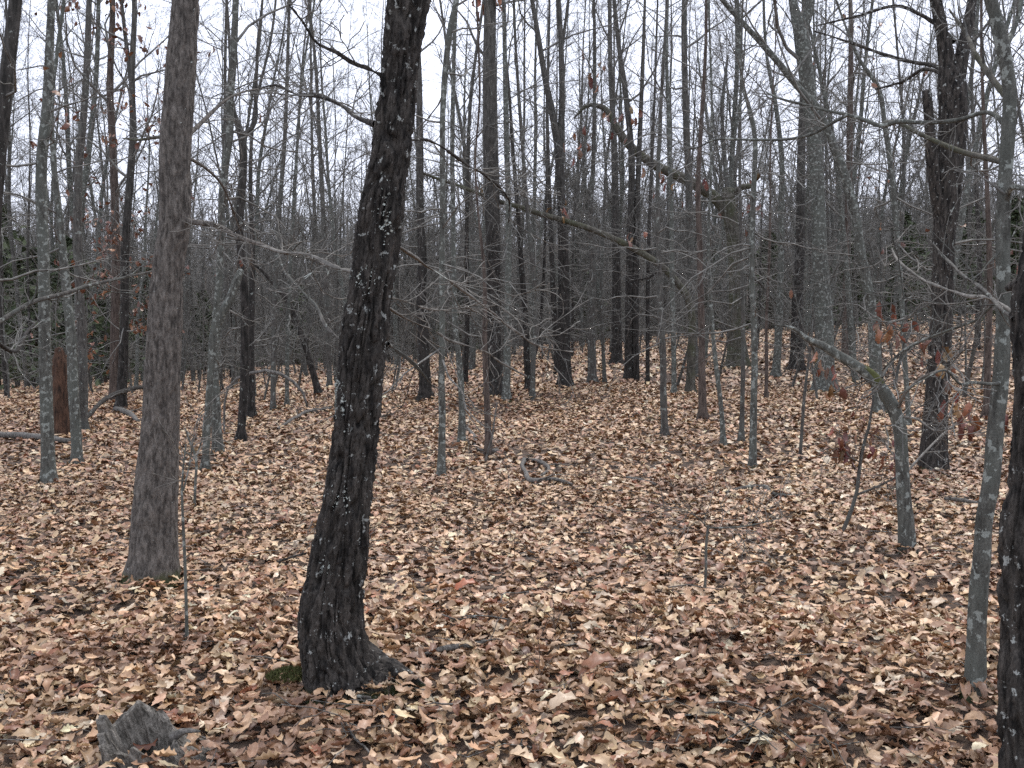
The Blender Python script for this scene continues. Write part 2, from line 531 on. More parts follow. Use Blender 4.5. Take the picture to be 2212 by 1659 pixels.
def leaf_colours(n, rg):
    c = PAL[rg.choice(len(PAL), n, p=PW / PW.sum())]
    return np.clip(c * np.array([(1.03, 0.96, 0.84)]) * rg.uniform(0.6, 1.3, (n, 1)) * rg.uniform(0.95, 1.05, (n, 3)), 0.02, 0.62)

def rots(n, rg, tilt):
    """n random rotation matrices: any heading, tipped by about tilt"""
    y = rg.uniform(0, 2 * np.pi, n)
    a, b = rg.normal(0, tilt, n), rg.normal(0, tilt, n)
    cy, sy, ca, sa, cb, sb = np.cos(y), np.sin(y), np.cos(a), np.sin(a), np.cos(b), np.sin(b)
    O, I = np.zeros(n), np.ones(n)
    Rz = np.array([[cy, -sy, O], [sy, cy, O], [O, O, I]]).transpose(2, 0, 1)
    Rx = np.array([[I, O, O], [O, ca, -sa], [O, sa, ca]]).transpose(2, 0, 1)
    Ry = np.array([[cb, O, sb], [O, I, O], [-sb, O, cb]]).transpose(2, 0, 1)
    return Rz @ Ry @ Rx

def scatter_leaves(tmpl, P, size, Rm, col):
    Vs, Fs, Cs, off = [], [], [], 0
    pick = RNG.integers(0, len(tmpl), len(P))
    for k, (V, F) in enumerate(tmpl):
        q = np.nonzero(pick == k)[0]
        if not len(q):
            continue
        W = np.einsum('nij,vj->nvi', Rm[q], V) * size[q][:, None, None] + P[q][:, None, :]
        Vs.append(W.reshape(-1, 3))
        Fs.append((F[None] + (off + np.arange(len(q)) * len(V))[:, None, None]).reshape(-1, F.shape[1]))
        Cs.append(np.repeat(col[q], len(V), 0))
        off += len(q) * len(V)
    return np.concatenate(Vs), np.concatenate(Fs), np.concatenate(Cs)

lr = np.random.default_rng(21)
BIG = [oak_leaf(13, 4, lr) for _ in range(40)]
HERO = [oak_leaf(17, 7, lr) for _ in range(24)]
MIDL = [oak_leaf(9, 3, lr) for _ in range(18)]
SMALL = [oak_leaf(4, 3, lr) for _ in range(12)]
TINY = [oak_leaf(3, 2, lr) for _ in range(8)]

bands = [(2.6, 5.4, 950, BIG, (0.045, 0.105), 0.07, 0.23), (5.4, 11, 520, MIDL, (0.055, 0.11), 0.065, 0.25),
         (11, 23, 190, SMALL, (0.075, 0.135), 0.06, 0.26), (23, 64, 45, TINY, (0.14, 0.24), 0.06, 0.3)]
PP, SS, EE, CC, II, base = [], [], [], [], [], 0
for y0, y1, dens, tm, sz, stack, tilt in bands:
    area = (y1 - y0) * ((y0 + y1) * 0.56 + 3.0)
    n = int(area * dens)
    y = np.sqrt(RNG.uniform(y0 ** 2, y1 ** 2, n))
    x = RNG.uniform(-1, 1, n) * (0.56 * y + 1.5)
    c = leaf_colours(n, RNG) * (1 + 0.16 * noise(x * 0.5 + 3, y * 0.5, 5.5))[:, None]
    heap = (noise(x * 1.3 + 40, y * 1.3, 9.1) > 0.42) & (RNG.random(n) < 0.55)      # drifts of darker red-oak leaves
    c[heap] = np.array([(0.235, 0.135, 0.08)]) * RNG.uniform(0.75, 1.4, (int(heap.sum()), 1))
    PP.append(np.c_[x, y, ground_z(x, y) + RNG.random(n) ** 1.6 * stack + 0.008])
    SS.append(RNG.uniform(sz[0], sz[1], n)); CC.append(c)
    EE.append(np.c_[RNG.normal(0, tilt, n), RNG.normal(0, tilt, n), RNG.uniform(0, 6.283, n)])
    II.append(base + RNG.integers(0, len(tm), n))
    base += len(tm)
PP, SS, EE, CC, II = (np.concatenate(q) for q in (PP, SS, EE, CC, II))
shapes = []
for V, F in BIG + MIDL + SMALL + TINY:
    me = mk_mesh('oak_leaf', V, [F]); me.materials.append(M['leaf_set'])
    shapes.append(me)

def set_out(name, P, size, turn, which, meshes, tint, m, parent, **kw):
    """stuff nobody could count: points, with one of the meshes set on each by geometry nodes"""
    me = bpy.data.meshes.new(name)
    me.vertices.add(len(P))
    me.vertices.foreach_set('co', np.asarray(P, np.float32).ravel())
    me.attributes.new('size', 'FLOAT', 'POINT').data.foreach_set('value', np.asarray(size, np.float32))
    me.attributes.new('turn', 'FLOAT_VECTOR', 'POINT').data.foreach_set('vector', np.asarray(turn, np.float32).ravel())
    me.attributes.new('which', 'INT', 'POINT').data.foreach_set('value', np.asarray(which, np.int32))
    if tint is not None:
        me.attributes.new('tint', 'FLOAT_COLOR', 'POINT').data.foreach_set('color', np.c_[tint, np.ones(len(tint))].astype(np.float32).ravel())
    col = bpy.data.collections.new(name + '_shapes')
    for k, t in enumerate(meshes):
        col.objects.link(bpy.data.objects.new('%s_shape_%03d' % (name, k), t))
    ng = bpy.data.node_groups.new(name, 'GeometryNodeTree')
    ng.interface.new_socket('Geometry', in_out='INPUT', socket_type='NodeSocketGeometry')
    ng.interface.new_socket('Geometry', in_out='OUTPUT', socket_type='NodeSocketGeometry')
    n_, l_ = ng.nodes, ng.links
    gi, go = n_.new('NodeGroupInput'), n_.new('NodeGroupOutput')
    m2p = n_.new('GeometryNodeMeshToPoints')
    iop = n_.new('GeometryNodeInstanceOnPoints')
    ci = n_.new('GeometryNodeCollectionInfo')
    ci.inputs[0].default_value = col
    ci.inputs[1].default_value = True
    ci.inputs[2].default_value = True
    def attr(nm, t):
        a = n_.new('GeometryNodeInputNamedAttribute'); a.data_type = t; a.inputs[0].default_value = nm
        return a.outputs[0]
    l_.new(gi.outputs[0], m2p.inputs['Mesh'])
    l_.new(m2p.outputs[0], iop.inputs['Points'])
    l_.new(ci.outputs[0], iop.inputs['Instance'])
    iop.inputs['Pick Instance'].default_value = True
    l_.new(attr('which', 'INT'), iop.inputs['Instance Index'])
    l_.new(attr('size', 'FLOAT'), iop.inputs['Scale'])
    l_.new(attr('turn', 'FLOAT_VECTOR'), iop.inputs['Rotation'])
    l_.new(iop.outputs[0], go.inputs[0])
    o = add(name, me, m, parent, kind='stuff', **kw)
    o.modifiers.new('set_out', 'NODES').node_group = ng
    return o
set_out('leaf_litter', PP, SS, EE, II, shapes, CC, M['leaf_set'], ground)

TW = Tubes()
for k in range(1500):
    y = math.sqrt(random.uniform(2.6 ** 2, 14 ** 2)); x = random.uniform(-1, 1) * (0.5 * y + 0.5)
    a = random.uniform(0, 6.28); L = random.uniform(0.05, 0.3)
    z = float(ground_z(x, y)) + random.uniform(0.035, 0.075)
    p = [Vector((x + math.cos(a) * L * f + random.gauss(0, 0.06 * L), y + math.sin(a) * L * f + random.gauss(0, 0.06 * L), z + random.uniform(-0.012, 0.012))) for f in (0, 0.35, 0.7, 1)]
    r = random.uniform(0.0012, 0.004)
    TW.add(p, [r, r * 0.9, r * 0.8, r * 0.4], 4)
add('litter_twigs', TW.mesh('litter_twigs'), M['dead'], ground, kind='stuff')

# the largest leaves in view, each its own piece of the ground
BIGM = []
for k, (V, F) in enumerate(HERO):
    me = mk_mesh('oak_leaf', V, [F])
    me.materials.append(M['leaf_one'])
    BIGM.append(me)

def one_leaf(x, y, size, colr, parent, z=None, rot=None, me=None, **kw):
    o = add('leaf', me or random.choice(BIGM), None, parent, **kw)
    o.location = (x, y, z if z is not None else float(ground_z(x, y)) + random.uniform(0.035, 0.06))
    o.rotation_euler = rot or (random.gauss(0, 0.2), random.gauss(0, 0.2), random.uniform(0, 6.28))
    o.scale = (size,) * 3
    o.color = (*colr, 1)
    return o
lc = leaf_colours(300, RNG)
for k in range(296):
    y = random.uniform(3.75, 5.4)
    x = random.uniform(-1, 1) * (0.47 * y)
    one_leaf(x, y, random.uniform(0.075, 0.12), tuple(lc[k]), ground)
flat = mk_mesh('oak_leaf_flat', *(lambda vf: (vf[0], [vf[1]]))(oak_leaf(17, 7, np.random.default_rng(12))))
flat.materials.append(M['leaf_one'])
for (u, v, s, c, lab) in [(1222, 1560, 0.15, (0.44, 0.335, 0.23), 'large pale tan leaf'), (1300, 1475, 0.2, (0.2, 0.085, 0.04), 'upright dark rust leaf'),
                          (1010, 1295, 0.17, (0.3, 0.09, 0.035), 'orange red leaf'), (2030, 1335, 0.15, (0.42, 0.32, 0.22), 'large tan curled leaf')]:
    g = on_ground(u, v)
    one_leaf(g.x, g.y, s, c, ground, z=g.z + 0.075, rot=(0.12, -0.15, 0.3), me=flat, label=lab)

# ------------------------------------------------------------------ traced trees
def leaf_object(parent, pos, size, colr):
    return one_leaf(pos.x, pos.y, size, colr, parent, z=pos.z, rot=(random.uniform(-0.6, 0.6), random.uniform(0.7, 2.2), random.uniform(0, 6.28)))

RUST = [(0.19, 0.085, 0.045), (0.15, 0.06, 0.036), (0.25, 0.125, 0.065), (0.13, 0.056, 0.036)]

def tree(name, label, bark, px, cat='tree', y=None, H=13.0, limbs=(), start=None, n=22, blen=2.6, low=4, elev=(0.35, 0.95), twig='twig', fine=0, depth=0.0,
         flare=0.5, leaves=(), rust=0, group=None, top=True, kids=(6, 3), lump=0.06, lowlen=1.0, sides=12, kf=26.0, maxlvl=2, roots=5):
    """px: the trunk as (u, v, width) along the picture, foot first; it stands on the ground below its first point"""
    R = random.Random(label)
    seed = R.uniform(0, 90)
    low = low + 4 if low >= 4 else low
    lowlen *= 1.25
    if y is None:
        g = on_ground(px[0][0], px[0][1])
    else:
        q, _ = at_depth(px[0][0], px[0][1], y)
        g = Vector((q.x, y, float(ground_z(q.x, y))))
    e = empty(name, g, label=label, category=cat)
    if group:
        e['group'] = group
    pts, rad = [], []
    for k, (u, v, w) in enumerate(px):
        q, t = at_depth(u, v, g.y)
        if k == 0 and y is not None:
            q.z = g.z
        pts.append(q - g); rad.append(0.5 * w * t / FPX)
    pts.insert(0, pts[0] - Vector((0, 0, 0.22))); rad.insert(0, rad[0] * 1.05)
    nvis = len(pts)
    if top and pts[-1].z < H:
        d = (pts[-1] - pts[-2]).normalized()
        z0, r0 = pts[-1].z, rad[-1]
        while pts[-1].z < H - 0.5:
            f = (pts[-1].z - z0) / (H - z0)
            d = (d * 0.8 + Vector((R.gauss(0, 0.06), R.gauss(0, 0.06), 0.28))).normalized()
            pts.append(pts[-1] + d * min(1.3, H * 0.12))
            rad.append(max(r0 * (1 - 0.85 * (pts[-1].z - z0) / (H - z0)), 0.012))
    L = sum((b - a).length for a, b in zip(pts, pts[1:]))
    if fine:
        Lv = sum((b - a).length for a, b in zip(pts[:nvis], pts[1:nvis])) + 0.3
        ss = np.r_[np.arange(0, min(Lv, L), 1.0 / fine), np.arange(Lv, L, 0.2) if L > Lv else [], L]
        me = bark_tube('trunk', pts, rad, sides, ss, seed, depth, kf, flare, lump, roots=roots)
    else:
        me = bark_tube('trunk', pts, rad, sides, max(12, int(L * 5)), seed, 0, 1, flare, lump, roots=roots)
    add('trunk', me, M[bark], e)
    tips = []
    T = crown(pts[1:], rad[1:], R, start if start is not None else H * 0.38, n, blen, elev=elev, kids=kids, low=low, tips=tips, lowlen=lowlen, maxlvl=maxlvl) if n else Tubes()
    for lm in limbs:
        lp, lr_ = [], []
        opts = lm[0] if isinstance(lm[0], dict) else {}
        body = lm[1:] if opts else lm
        dy = opts.get('dy', 0.0)
        for k, (u, v, w) in enumerate(body):
            q, t = at_depth(u, v, g.y + dy * (k / max(len(body) - 1, 1)))
            lp.append(q - g); lr_.append(0.5 * w * t / FPX)
        me = bark_tube('branch', lp, lr_, 10 if fine else 7, max(10, 6 * len(lp)), seed + 3, depth * 0.3, kf, 0, 0.05)
        br = add('branch', me, M[opts.get('m', bark)], e)
        TB = Tubes()
        tot = sum((b - a).length for a, b in zip(lp, lp[1:]))
        for q in range(opts.get('tw', int(4 + tot * 2.2))):     # twigs along it
            s = R.uniform(0.15, 1.0) * (len(lp) - 1)
            k = min(int(s), len(lp) - 2)
            pp = lp[k].lerp(lp[k + 1], s - k)
            dd = turned((lp[k + 1] - lp[k]).normalized(), R.uniform(0.4, 1.3), R.uniform(0, 6.28))
            rr = lr_[k]
            shoot(TB, pp, dd, R.uniform(0.25, 0.8) * min(1.0, 0.35 + tot * 0.2), max(min(rr * 0.5, 0.012), 0.002), 1, R.uniform(-0.05, 0.08), 0.2, (0, 4), 2, R, tips=tips)
        if TB.g:
            add('twigs', TB.mesh('twigs'), M[opts.get('m', twig) if opts.get('m') in ('pale', 'grey') else twig], br, kind='stuff')
    if T.g:
        add('crown', T.mesh('crown'), M[twig], e)
    if rust and tips:                       # dead leaves still hanging on, many and small
        q = [R.choice(tips) for _ in range(rust)]
        P = np.array([tuple(a) for a in q]) + RNG.normal(0, 0.06, (rust, 3))
        vis = P
        col = np.array([R.choice(RUST) for _ in range(rust)]) * RNG.uniform(0.7, 1.3, (rust, 1))
        V, F, cc = scatter_leaves(MIDL, vis, RNG.uniform(0.1, 0.15, rust), rots(rust, RNG, 1.0), col)
        add('dead_leaves', mk_mesh('dead_leaves', V, [F], True, cc), M['leaf'], e, kind='stuff')
    for (u, v, cnt, spread, size) in leaves:
        c0, t = at_depth(u, v, g.y)
        for k in range(int(cnt * 1.6)):
            c = c0 - g + Vector((R.gauss(0, spread), R.gauss(0, spread), R.gauss(0, spread)))
            leaf_object(e, c, size * R.uniform(0.5, 0.85), tuple(x * R.uniform(0.75, 1.25) for x in R.choice(RUST)))
    return e

# --- near trees
oak = tree('oak_tree', 'nearest big oak, black furrowed bark with pale lichen spots, leaning right', 'dark',
     [(756, 1506, 168), (742, 1476, 146), (729, 1430, 133), (714, 1350, 130), (728, 1200, 112), (746, 1090, 98), (758, 1000, 93), (774, 850, 92), (786, 720, 94), (797, 640, 86), (809, 553, 92), (820, 467, 93), (833, 390, 80), (844, 333, 76), (856, 230, 73), (862, 167, 71), (872, 70, 76), (882, 0, 80)],
     H=12, fine=120, depth=0.022, sides=160, kf=66, flare=0.28, lump=0.09, start=5.2, n=20, blen=2.4, low=0, roots=3, limbs=[
     [{'dy': 1.0, 'tw': 14}, (812, 268, 15), (770, 253, 12), (737, 227, 10), (690, 207, 9), (637, 203, 6), (600, 185, 4), (560, 190, 2)],
     [{'dy': -0.3, 'tw': 8}, (850, 180, 9), (800, 150, 8), (757, 133, 7), (733, 117, 7), (683, 93, 6), (650, 43, 6), (617, 0, 5), (590, -50, 3)],
     [{'dy': 0.6, 'tw': 10, 'm': 'pale'}, (765, 588, 8), (720, 575, 7), (690, 560, 6), (650, 548, 6), (610, 545, 5), (560, 530, 3), (500, 520, 2)],
     [{'dy': 0.8, 'tw': 8, 'm': 'grey'}, (745, 740, 6), (703, 703, 6), (683, 663, 6), (650, 626, 5), (617, 590, 5), (603, 553, 4), (596, 510, 2)],
     [{'dy': 1.4, 'tw': 12}, (870, 312, 9), (887, 303, 8), (924, 303, 7), (954, 317, 7), (977, 333, 6), (1004, 353, 6), (1037, 373, 5), (1071, 397, 5), (1091, 420, 4), (1101, 440, 3), (1098, 480, 2)],
     [{'dy': 1.2, 'tw': 9, 'm': 'pale'}, (845, 522, 8), (862, 533, 8), (897, 556, 7), (924, 576, 6), (954, 593, 6), (990, 620, 5), (1021, 643, 5), (1057, 670, 5), (1087, 696, 4), (1121, 720, 4), (1147, 740, 3), (1187, 753, 3), (1237, 760, 2)],
     [{'dy': 1.0, 'tw': 8, 'm': 'pale'}, (828, 655, 6), (840, 665, 6), (864, 681, 5), (904, 700, 5), (937, 713, 4), (971, 735, 4), (1021, 750, 4), (1054, 763, 3), (1087, 786, 3), (1137, 813, 2)],
     [{'dy': 0.3, 'tw': 3, 'm': 'grey'}, (838, 742, 6), (847, 750, 6), (887, 780, 6), (917, 810, 5), (940, 840, 3)],
     [{'dy': 0.8, 'tw': 10, 'm': 'pale'}, (830, 640, 5), (845, 642, 4), (880, 653, 4), (930, 668, 3), (975, 672, 2)]])

# leafy lichen crusts on the black bark
q = np.random.default_rng(41)
cr = np.array([[-0.5, -0.3, 0], [0.4, -0.4, 0.15], [0.5, 0.35, 0], [-0.35, 0.45, 0.2]])
for (u, v, side, rw, rh, cnt) in [(733, 866, -0.035, 0.02, 0.05, 150), (790, 605, 0.0, 0.03, 0.02, 90), (838, 475, 0.045, 0.012, 0.05, 60), (745, 1075, 0.0, 0.03, 0.03, 60), (712, 1215, -0.05, 0.012, 0.02, 40), (690, 1400, -0.06, 0.012, 0.025, 40)]:
    c0, _ = at_depth(u, v, oak.location.y)
    # trunk axis at this height, then out to the bark on the camera side
    ax = {866: 773, 605: 801, 475: 819, 1075: 748, 1215: 727, 1400: 720}[v]
    wd = {866: 92, 605: 88, 475: 93, 1075: 97, 1215: 114, 1400: 132}[v]
    a0, t0 = at_depth(ax, v, oak.location.y)
    r0 = 0.5 * wd * t0 / FPX
    x = c0.x - a0.x + q.normal(0, rw, cnt)
    x = np.clip(x, -r0 * 0.98, r0 * 0.98)
    y = -np.sqrt(np.maximum((r0 + 0.004) ** 2 - x ** 2, 0))
    P = np.c_[a0.x + x, oak.location.y + y, c0.z + q.normal(0, rh, cnt)] - np.array(oak.location)
    Rm = rots(cnt, q, 0.5) @ np.array([[1, 0, 0], [0, 0, 1], [0, -1, 0]])
    V = np.einsum('nij,vj->nvi', Rm, cr) * q.uniform(0.004, 0.011, cnt)[:, None, None] + P[:, None]
    add('lichen_patch', mk_mesh('lichen_patch', V.reshape(-1, 3), [np.arange(4 * cnt).reshape(-1, 4)], False), M['crust'], oak, kind='stuff')

tree('oak_tree', 'stout straight grey-brown trunk left of the black oak, mossy at the foot', 'brown',
     [(328, 1262, 112), (331, 1215, 102), (335, 1106, 94), (341, 1020, 86), (348, 886, 75), (355, 720, 72), (367, 553, 65), (376, 500, 65), (379, 333, 66), (390, 167, 63), (402, 0, 56)],
     H=14, fine=75, depth=0.009, sides=110, kf=62, flare=0.18, lump=0.035, start=6.3, n=18, blen=2.6, low=0, limbs=[
     [{'dy': -0.6, 'tw': 12}, (400, 474, 13), (420, 480, 12), (467, 487, 11), (510, 510, 10), (567, 530, 9), (610, 545, 7), (650, 550, 6), (700, 572, 4), (740, 580, 2)],
     [{'dy': 0.4, 'tw': 4, 'm': 'moss'}, (358, 296, 8), (335, 297, 7), (300, 302, 5), (265, 299, 3)],
     [{'dy': 1.0, 'tw': 8}, (400, 300, 10), (440, 260, 9), (490, 215, 6), (540, 195, 4), (600, 190, 2)],
     [{'dy': 0.8, 'tw': 8}, (395, 335, 8), (440, 360, 6), (480, 400, 5), (505, 460, 4), (520, 500, 2)]])

tree('oak_tree', 'dark shaggy trunk cut off by the right edge of the photo', 'dark',
     [(2236, 1740, 120), (2226, 1659, 116), (2216, 1470, 108), (2222, 1370, 98), (2216, 1240, 104), (2222, 1106, 96), (2238, 1000, 92), (2243, 786, 88), (2238, 660, 92), (2248, 600, 90), (2262, 480, 80), (2285, 300, 72)],
     y=3.05, H=9, fine=100, depth=0.018, sides=110, kf=46, flare=0.3, lump=0.08, start=5, n=12, blen=2.2, low=0, limbs=[
     [{'dy': 0.2, 'tw': 1}, (2215, 610, 34), (2192, 618, 24), (2178, 622, 14)],
     [{'dy': 1.6, 'tw': 10, 'm': 'pale'}, (2235, 706, 12), (2208, 693, 10), (2175, 666, 9), (2135, 643, 8), (2091, 640, 7), (2041, 623, 6), (1991, 603, 5), (1941, 563, 4), (1925, 530, 2)],
     [{'dy': 1.8, 'tw': 8, 'm': 'grey'}, (2190, 690, 8), (2150, 655, 8), (2125, 626, 7), (2075, 590, 6), (2038, 553, 5), (2010, 520, 2)]])

tree('oak_tree', 'slim grey trunk with white lichen patches beside the right edge', 'lichen',
     [(2106, 1508, 50), (2107, 1460, 44), (2108, 1406, 41), (2115, 1273, 38), (2121, 1206, 36), (2129, 1106, 34), (2138, 1060, 35), (2148, 953, 34), (2161, 820, 33), (2168, 686, 30), (2166, 553, 29), (2168, 433, 29), (2175, 333, 29), (2181, 233, 28), (2178, 167, 28), (2161, 83, 28), (2141, 0, 26)],
     H=9, fine=60, depth=0.0025, sides=40, kf=60, flare=0.2, lump=0.06, start=4.6, n=12, blen=1.8, low=0, limbs=[
     [{'dy': 0.8, 'tw': 10}, (2170, 268, 11), (2148, 248, 10), (2125, 243, 9), (2075, 258, 9), (1994, 265, 9), (1938, 263, 10), (1905, 272, 10), (1870, 260, 9), (1825, 247, 8), (1791, 240, 6), (1741, 227, 6), (1685, 213, 5), (1655, 200, 3)],
     [{'dy': 0.7, 'tw': 5, 'm': 'moss'}, (2165, 350, 13), (2125, 340, 12), (2075, 327, 12), (2025, 307, 10), (1975, 283, 9), (1938, 264, 8), (1915, 262, 5)],
     [{'dy': 0.3, 'tw': 8}, (1832, 248, 7), (1795, 267, 7), (1761, 287, 6), (1708, 300, 6), (1625, 302, 5), (1541, 303, 4), (1501, 320, 3), (1470, 322, 2)],
     [{'dy': -0.2, 'tw': 2}, (2172, 440, 14), (2185, 405, 13), (2212, 408, 11), (2240, 420, 8)],
     [{'dy': 0.5, 'tw': 6, 'm': 'moss'}, (2176, 212, 14), (2141, 167, 13), (2105, 113, 11), (2085, 70, 8), (2050, 20, 4)],
     [{'dy': 0.2, 'tw': 4}, (2172, 100, 14), (2185, 75, 12), (2201, 27, 11), (2212, -30, 9)],
     [{'dy': -0.5, 'tw': 6}, (2162, 826, 9), (2141, 830, 8), (2100, 826, 7), (2075, 830, 6), (2041, 800, 5), (1995, 820, 3), (1941, 853, 2)],
     [{'dy': 0.6, 'tw': 6}, (2160, 640, 6), (2110, 690, 5), (2051, 713, 5), (2008, 730, 4), (1948, 760, 4), (1905, 800, 3)]])

tree('oak_tree', 'thick black-barked tree forking high up, right, behind the leaning sapling', 'dark',
     [(2014, 1022, 58), (2018, 950, 52), (2021, 886, 48), (2030, 753, 45), (2035, 653, 43), (2038, 553, 42), (2041, 500, 44), (2046, 430, 52), (2053, 333, 54), (2058, 250, 56), (2056, 190, 58), (2045, 130, 34), (2038, 83, 26), (2021, 0, 22)],
     H=13, fine=36, depth=0.020, sides=56, kf=30, flare=0.22, start=7, n=14, blen=2.6, low=2, limbs=[
     [{'dy': 0.2, 'tw': 4}, (2062, 190, 40), (2078, 117, 30), (2088, 70, 24), (2095, 33, 22), (2100, 0, 20), (2108, -60, 14)],
     [{'dy': -0.2, 'tw': 1, 'm': 'dark'}, (2034, 470, 34), (2022, 420, 28), (2014, 350, 26), (2008, 270, 22), (2002, 196, 20)],
     [{'dy': 1.4, 'tw': 12}, (2045, 165, 10), (2021, 143, 9), (1975, 135, 8), (1908, 117, 7), (1841, 93, 6), (1758, 67, 3)],
     [{'dy': 1.0, 'tw': 8}, (2040, 160, 9), (1995, 150, 8), (1948, 177, 6), (1891, 193, 3)],
     [{'dy': 0.8, 'tw': 10}, (2060, 90, 10), (2041, 67, 9), (1985, 30, 8), (1941, 13, 7), (1850, 35, 5), (1758, 57, 2)],
     [{'dy': 0.8, 'tw': 8}, (2070, 120, 10), (2110, 80, 7), (2140, 40, 5), (2160, -10, 2)]])

tree('sapling', 'crooked sapling with its mossy snapped top bent over to the left', 'lichen', cat='sapling', twig='pale',
     px=[(1961, 1197, 40), (1958, 1150, 35), (1955, 1106, 32), (1951, 1053, 30), (1947, 970, 28), (1943, 920, 29), (1925, 872, 29), (1901, 836, 27), (1875, 810, 25), (1841, 786, 23), (1808, 766, 20), (1775, 746, 17), (1741, 730, 12), (1715, 710, 6), (1675, 701, 3)],
     top=False, fine=60, depth=0.002, sides=28, kf=50, flare=0.15, n=0, limbs=[
     [{'dy': 0.0, 'tw': 0, 'm': 'mossy'}, (1912, 846, 16), (1899, 831, 27), (1877, 808, 25), (1858, 795, 20), (1846, 788, 10)],
     [{'dy': 0.5, 'tw': 8, 'm': 'grey'}, (1905, 815, 6), (1920, 790, 6), (1948, 760, 6), (1985, 738, 6), (2008, 728, 5), (2051, 713, 3)],
     [{'dy': -0.5, 'tw': 8, 'm': 'pale'}, (1938, 890, 8), (1955, 850, 7), (1995, 815, 6), (2041, 800, 5), (2070, 815, 3)],
     [{'dy': -0.4, 'tw': 8, 'm': 'pale'}, (1945, 900, 6), (1980, 905, 5), (2020, 930, 4), (2060, 925, 2)],
     [{'dy': 0.6, 'tw': 6, 'm': 'pale'}, (1958, 1020, 6), (1990, 985, 5), (2040, 935, 4), (2085, 900, 2)],
     [{'dy': 0.2, 'tw': 6, 'm': 'pale'}, (1880, 816, 5), (1850, 830, 4), (1800, 850, 3)],
     [{'dy': 0.2, 'tw': 4, 'm': 'pale'}, (1745, 732, 7), (1758, 760, 5), (1752, 790, 3)]],
     leaves=[(1921, 700, 7, 0.06, 0.15), (1950, 725, 3, 0.05, 0.13), (1788, 830, 5, 0.06, 0.14), (1768, 785, 2, 0.03, 0.13), (2010, 785, 5, 0.08, 0.14), (2040, 775, 3, 0.05, 0.13), (2070, 885, 5, 0.07, 0.15), (2105, 920, 6, 0.06, 0.17)])

tree('sapling', 'thin crooked sapling hung with rust-brown leaves, before the snapped sapling', 'grey', cat='sapling', twig='pale',
     px=[(1815, 1162, 9), (1832, 1120, 9), (1848, 1075, 8), (1856, 1020, 8), (1864, 965, 7), (1874, 936, 7), (1882, 890, 5), (1888, 853, 3)], top=False, n=0, flare=0.1, limbs=[
     [{'tw': 4}, (1852, 1068, 5), (1891, 1053, 5), (1934, 1032, 4)], [{'tw': 4, 'm': 'pale'}, (1860, 1000, 4), (1835, 985, 3), (1820, 960, 2)], [{'tw': 3, 'm': 'pale'}, (1875, 935, 4), (1905, 950, 3), (1925, 975, 2)]],
     leaves=[(1828, 985, 7, 0.05, 0.16), (1878, 985, 4, 0.05, 0.14), (1918, 1000, 4, 0.05, 0.14), (1828, 925, 4, 0.05, 0.13), (1895, 950, 3, 0.05, 0.12)])

tree('sapling', 'small broken sapling stub with sideways twigs in the right foreground', 'lichen', cat='sapling', twig='pale',
     px=[(1521, 1293, 7), (1525, 1230, 6), (1525, 1180, 6), (1530, 1135, 5)], top=False, n=0, flare=0.1, limbs=[
     [{'dy': 0.3, 'tw': 10}, (1529, 1140, 4), (1570, 1140, 4), (1620, 1135, 3), (1690, 1118, 2)], [{'dy': -0.2, 'tw': 6}, (1528, 1140, 4), (1510, 1120, 3), (1485, 1105, 2)]])
tree('sapling', 'slender pale sapling stem rising just right of the grey-brown trunk', 'lichen', cat='sapling', twig='pale',
     px=[(404, 1397, 8), (402, 1300, 7), (399, 1200, 7), (395, 1120, 6), (393, 1040, 5), (402, 960, 3)], top=False, n=0, flare=0.1, limbs=[[{'tw': 6}, (396, 1060, 4), (410, 1000, 3), (418, 940, 2)]])
tree('sapling', 'small forked grey sapling between the two largest left trunks', 'lichen', cat='sapling', twig='pale',
     px=[(420, 1105, 6), (422, 1040, 6), (423, 986, 6), (412, 960, 5), (400, 925, 3)], y=None, top=False, n=0, flare=0.1, limbs=[[{'tw': 5}, (423, 988, 4), (436, 950, 3), (440, 900, 2)], [{'tw': 3}, (423, 990, 4), (396, 974, 3)]])

# --- trees on the left
tree('oak_tree', 'dark tree leaning into the upper left corner, its foot out of frame', 'char', [(-75, 1010, 40), (-45, 800, 36), (-25, 600, 34), (-8, 400, 31), (3, 280, 30), (18, 133, 30), (34, 0, 27)], y=8.6, H=13, start=5, n=16, low=3,
     limbs=[[{'dy': 1.5, 'tw': 10, 'm': 'grey'}, (-40, 715, 12), (0, 694, 11), (70, 653, 10), (143, 633, 9), (187, 618, 8), (267, 600, 6), (333, 585, 4)], [{'dy': 2.0, 'tw': 10}, (-30, 720, 10), (30, 760, 8), (60, 715, 7), (85, 690, 3)]])
tree('oak_tree', 'lichen-grey trunk nearest the left edge, bare to the foot', 'lichen', [(107, 1047, 32), (104, 990, 29), (99, 830, 27), (96, 686, 25), (94, 553, 24), (90, 350, 23), (101, 233, 21), (107, 100, 18), (111, 0, 16)], H=14, fine=24, sides=24, depth=0.003, kf=50, start=5.5, n=20, low=5, blen=2.4, rust=40)
tree('oak_tree', 'slim lichen-grey trunk just right of the broken red snag', 'lichen', [(167, 1004, 24), (164, 930, 23), (159, 850, 22), (151, 700, 20), (140, 590, 19), (129, 480, 16), (116, 350, 12), (112, 250, 9)], H=11, fine=20, sides=20, depth=0.002, kf=50, start=4.5, n=16, low=5, blen=2.0)
tree('oak_tree', 'tall slim tree behind the broken red snag', 'grey', [(181, 935, 19), (180, 800, 19), (173, 650, 19), (168, 553, 19), (170, 370, 17), (182, 233, 15), (188, 133, 14), (193, 0, 12)], H=15, n=22, low=6, rust=90)
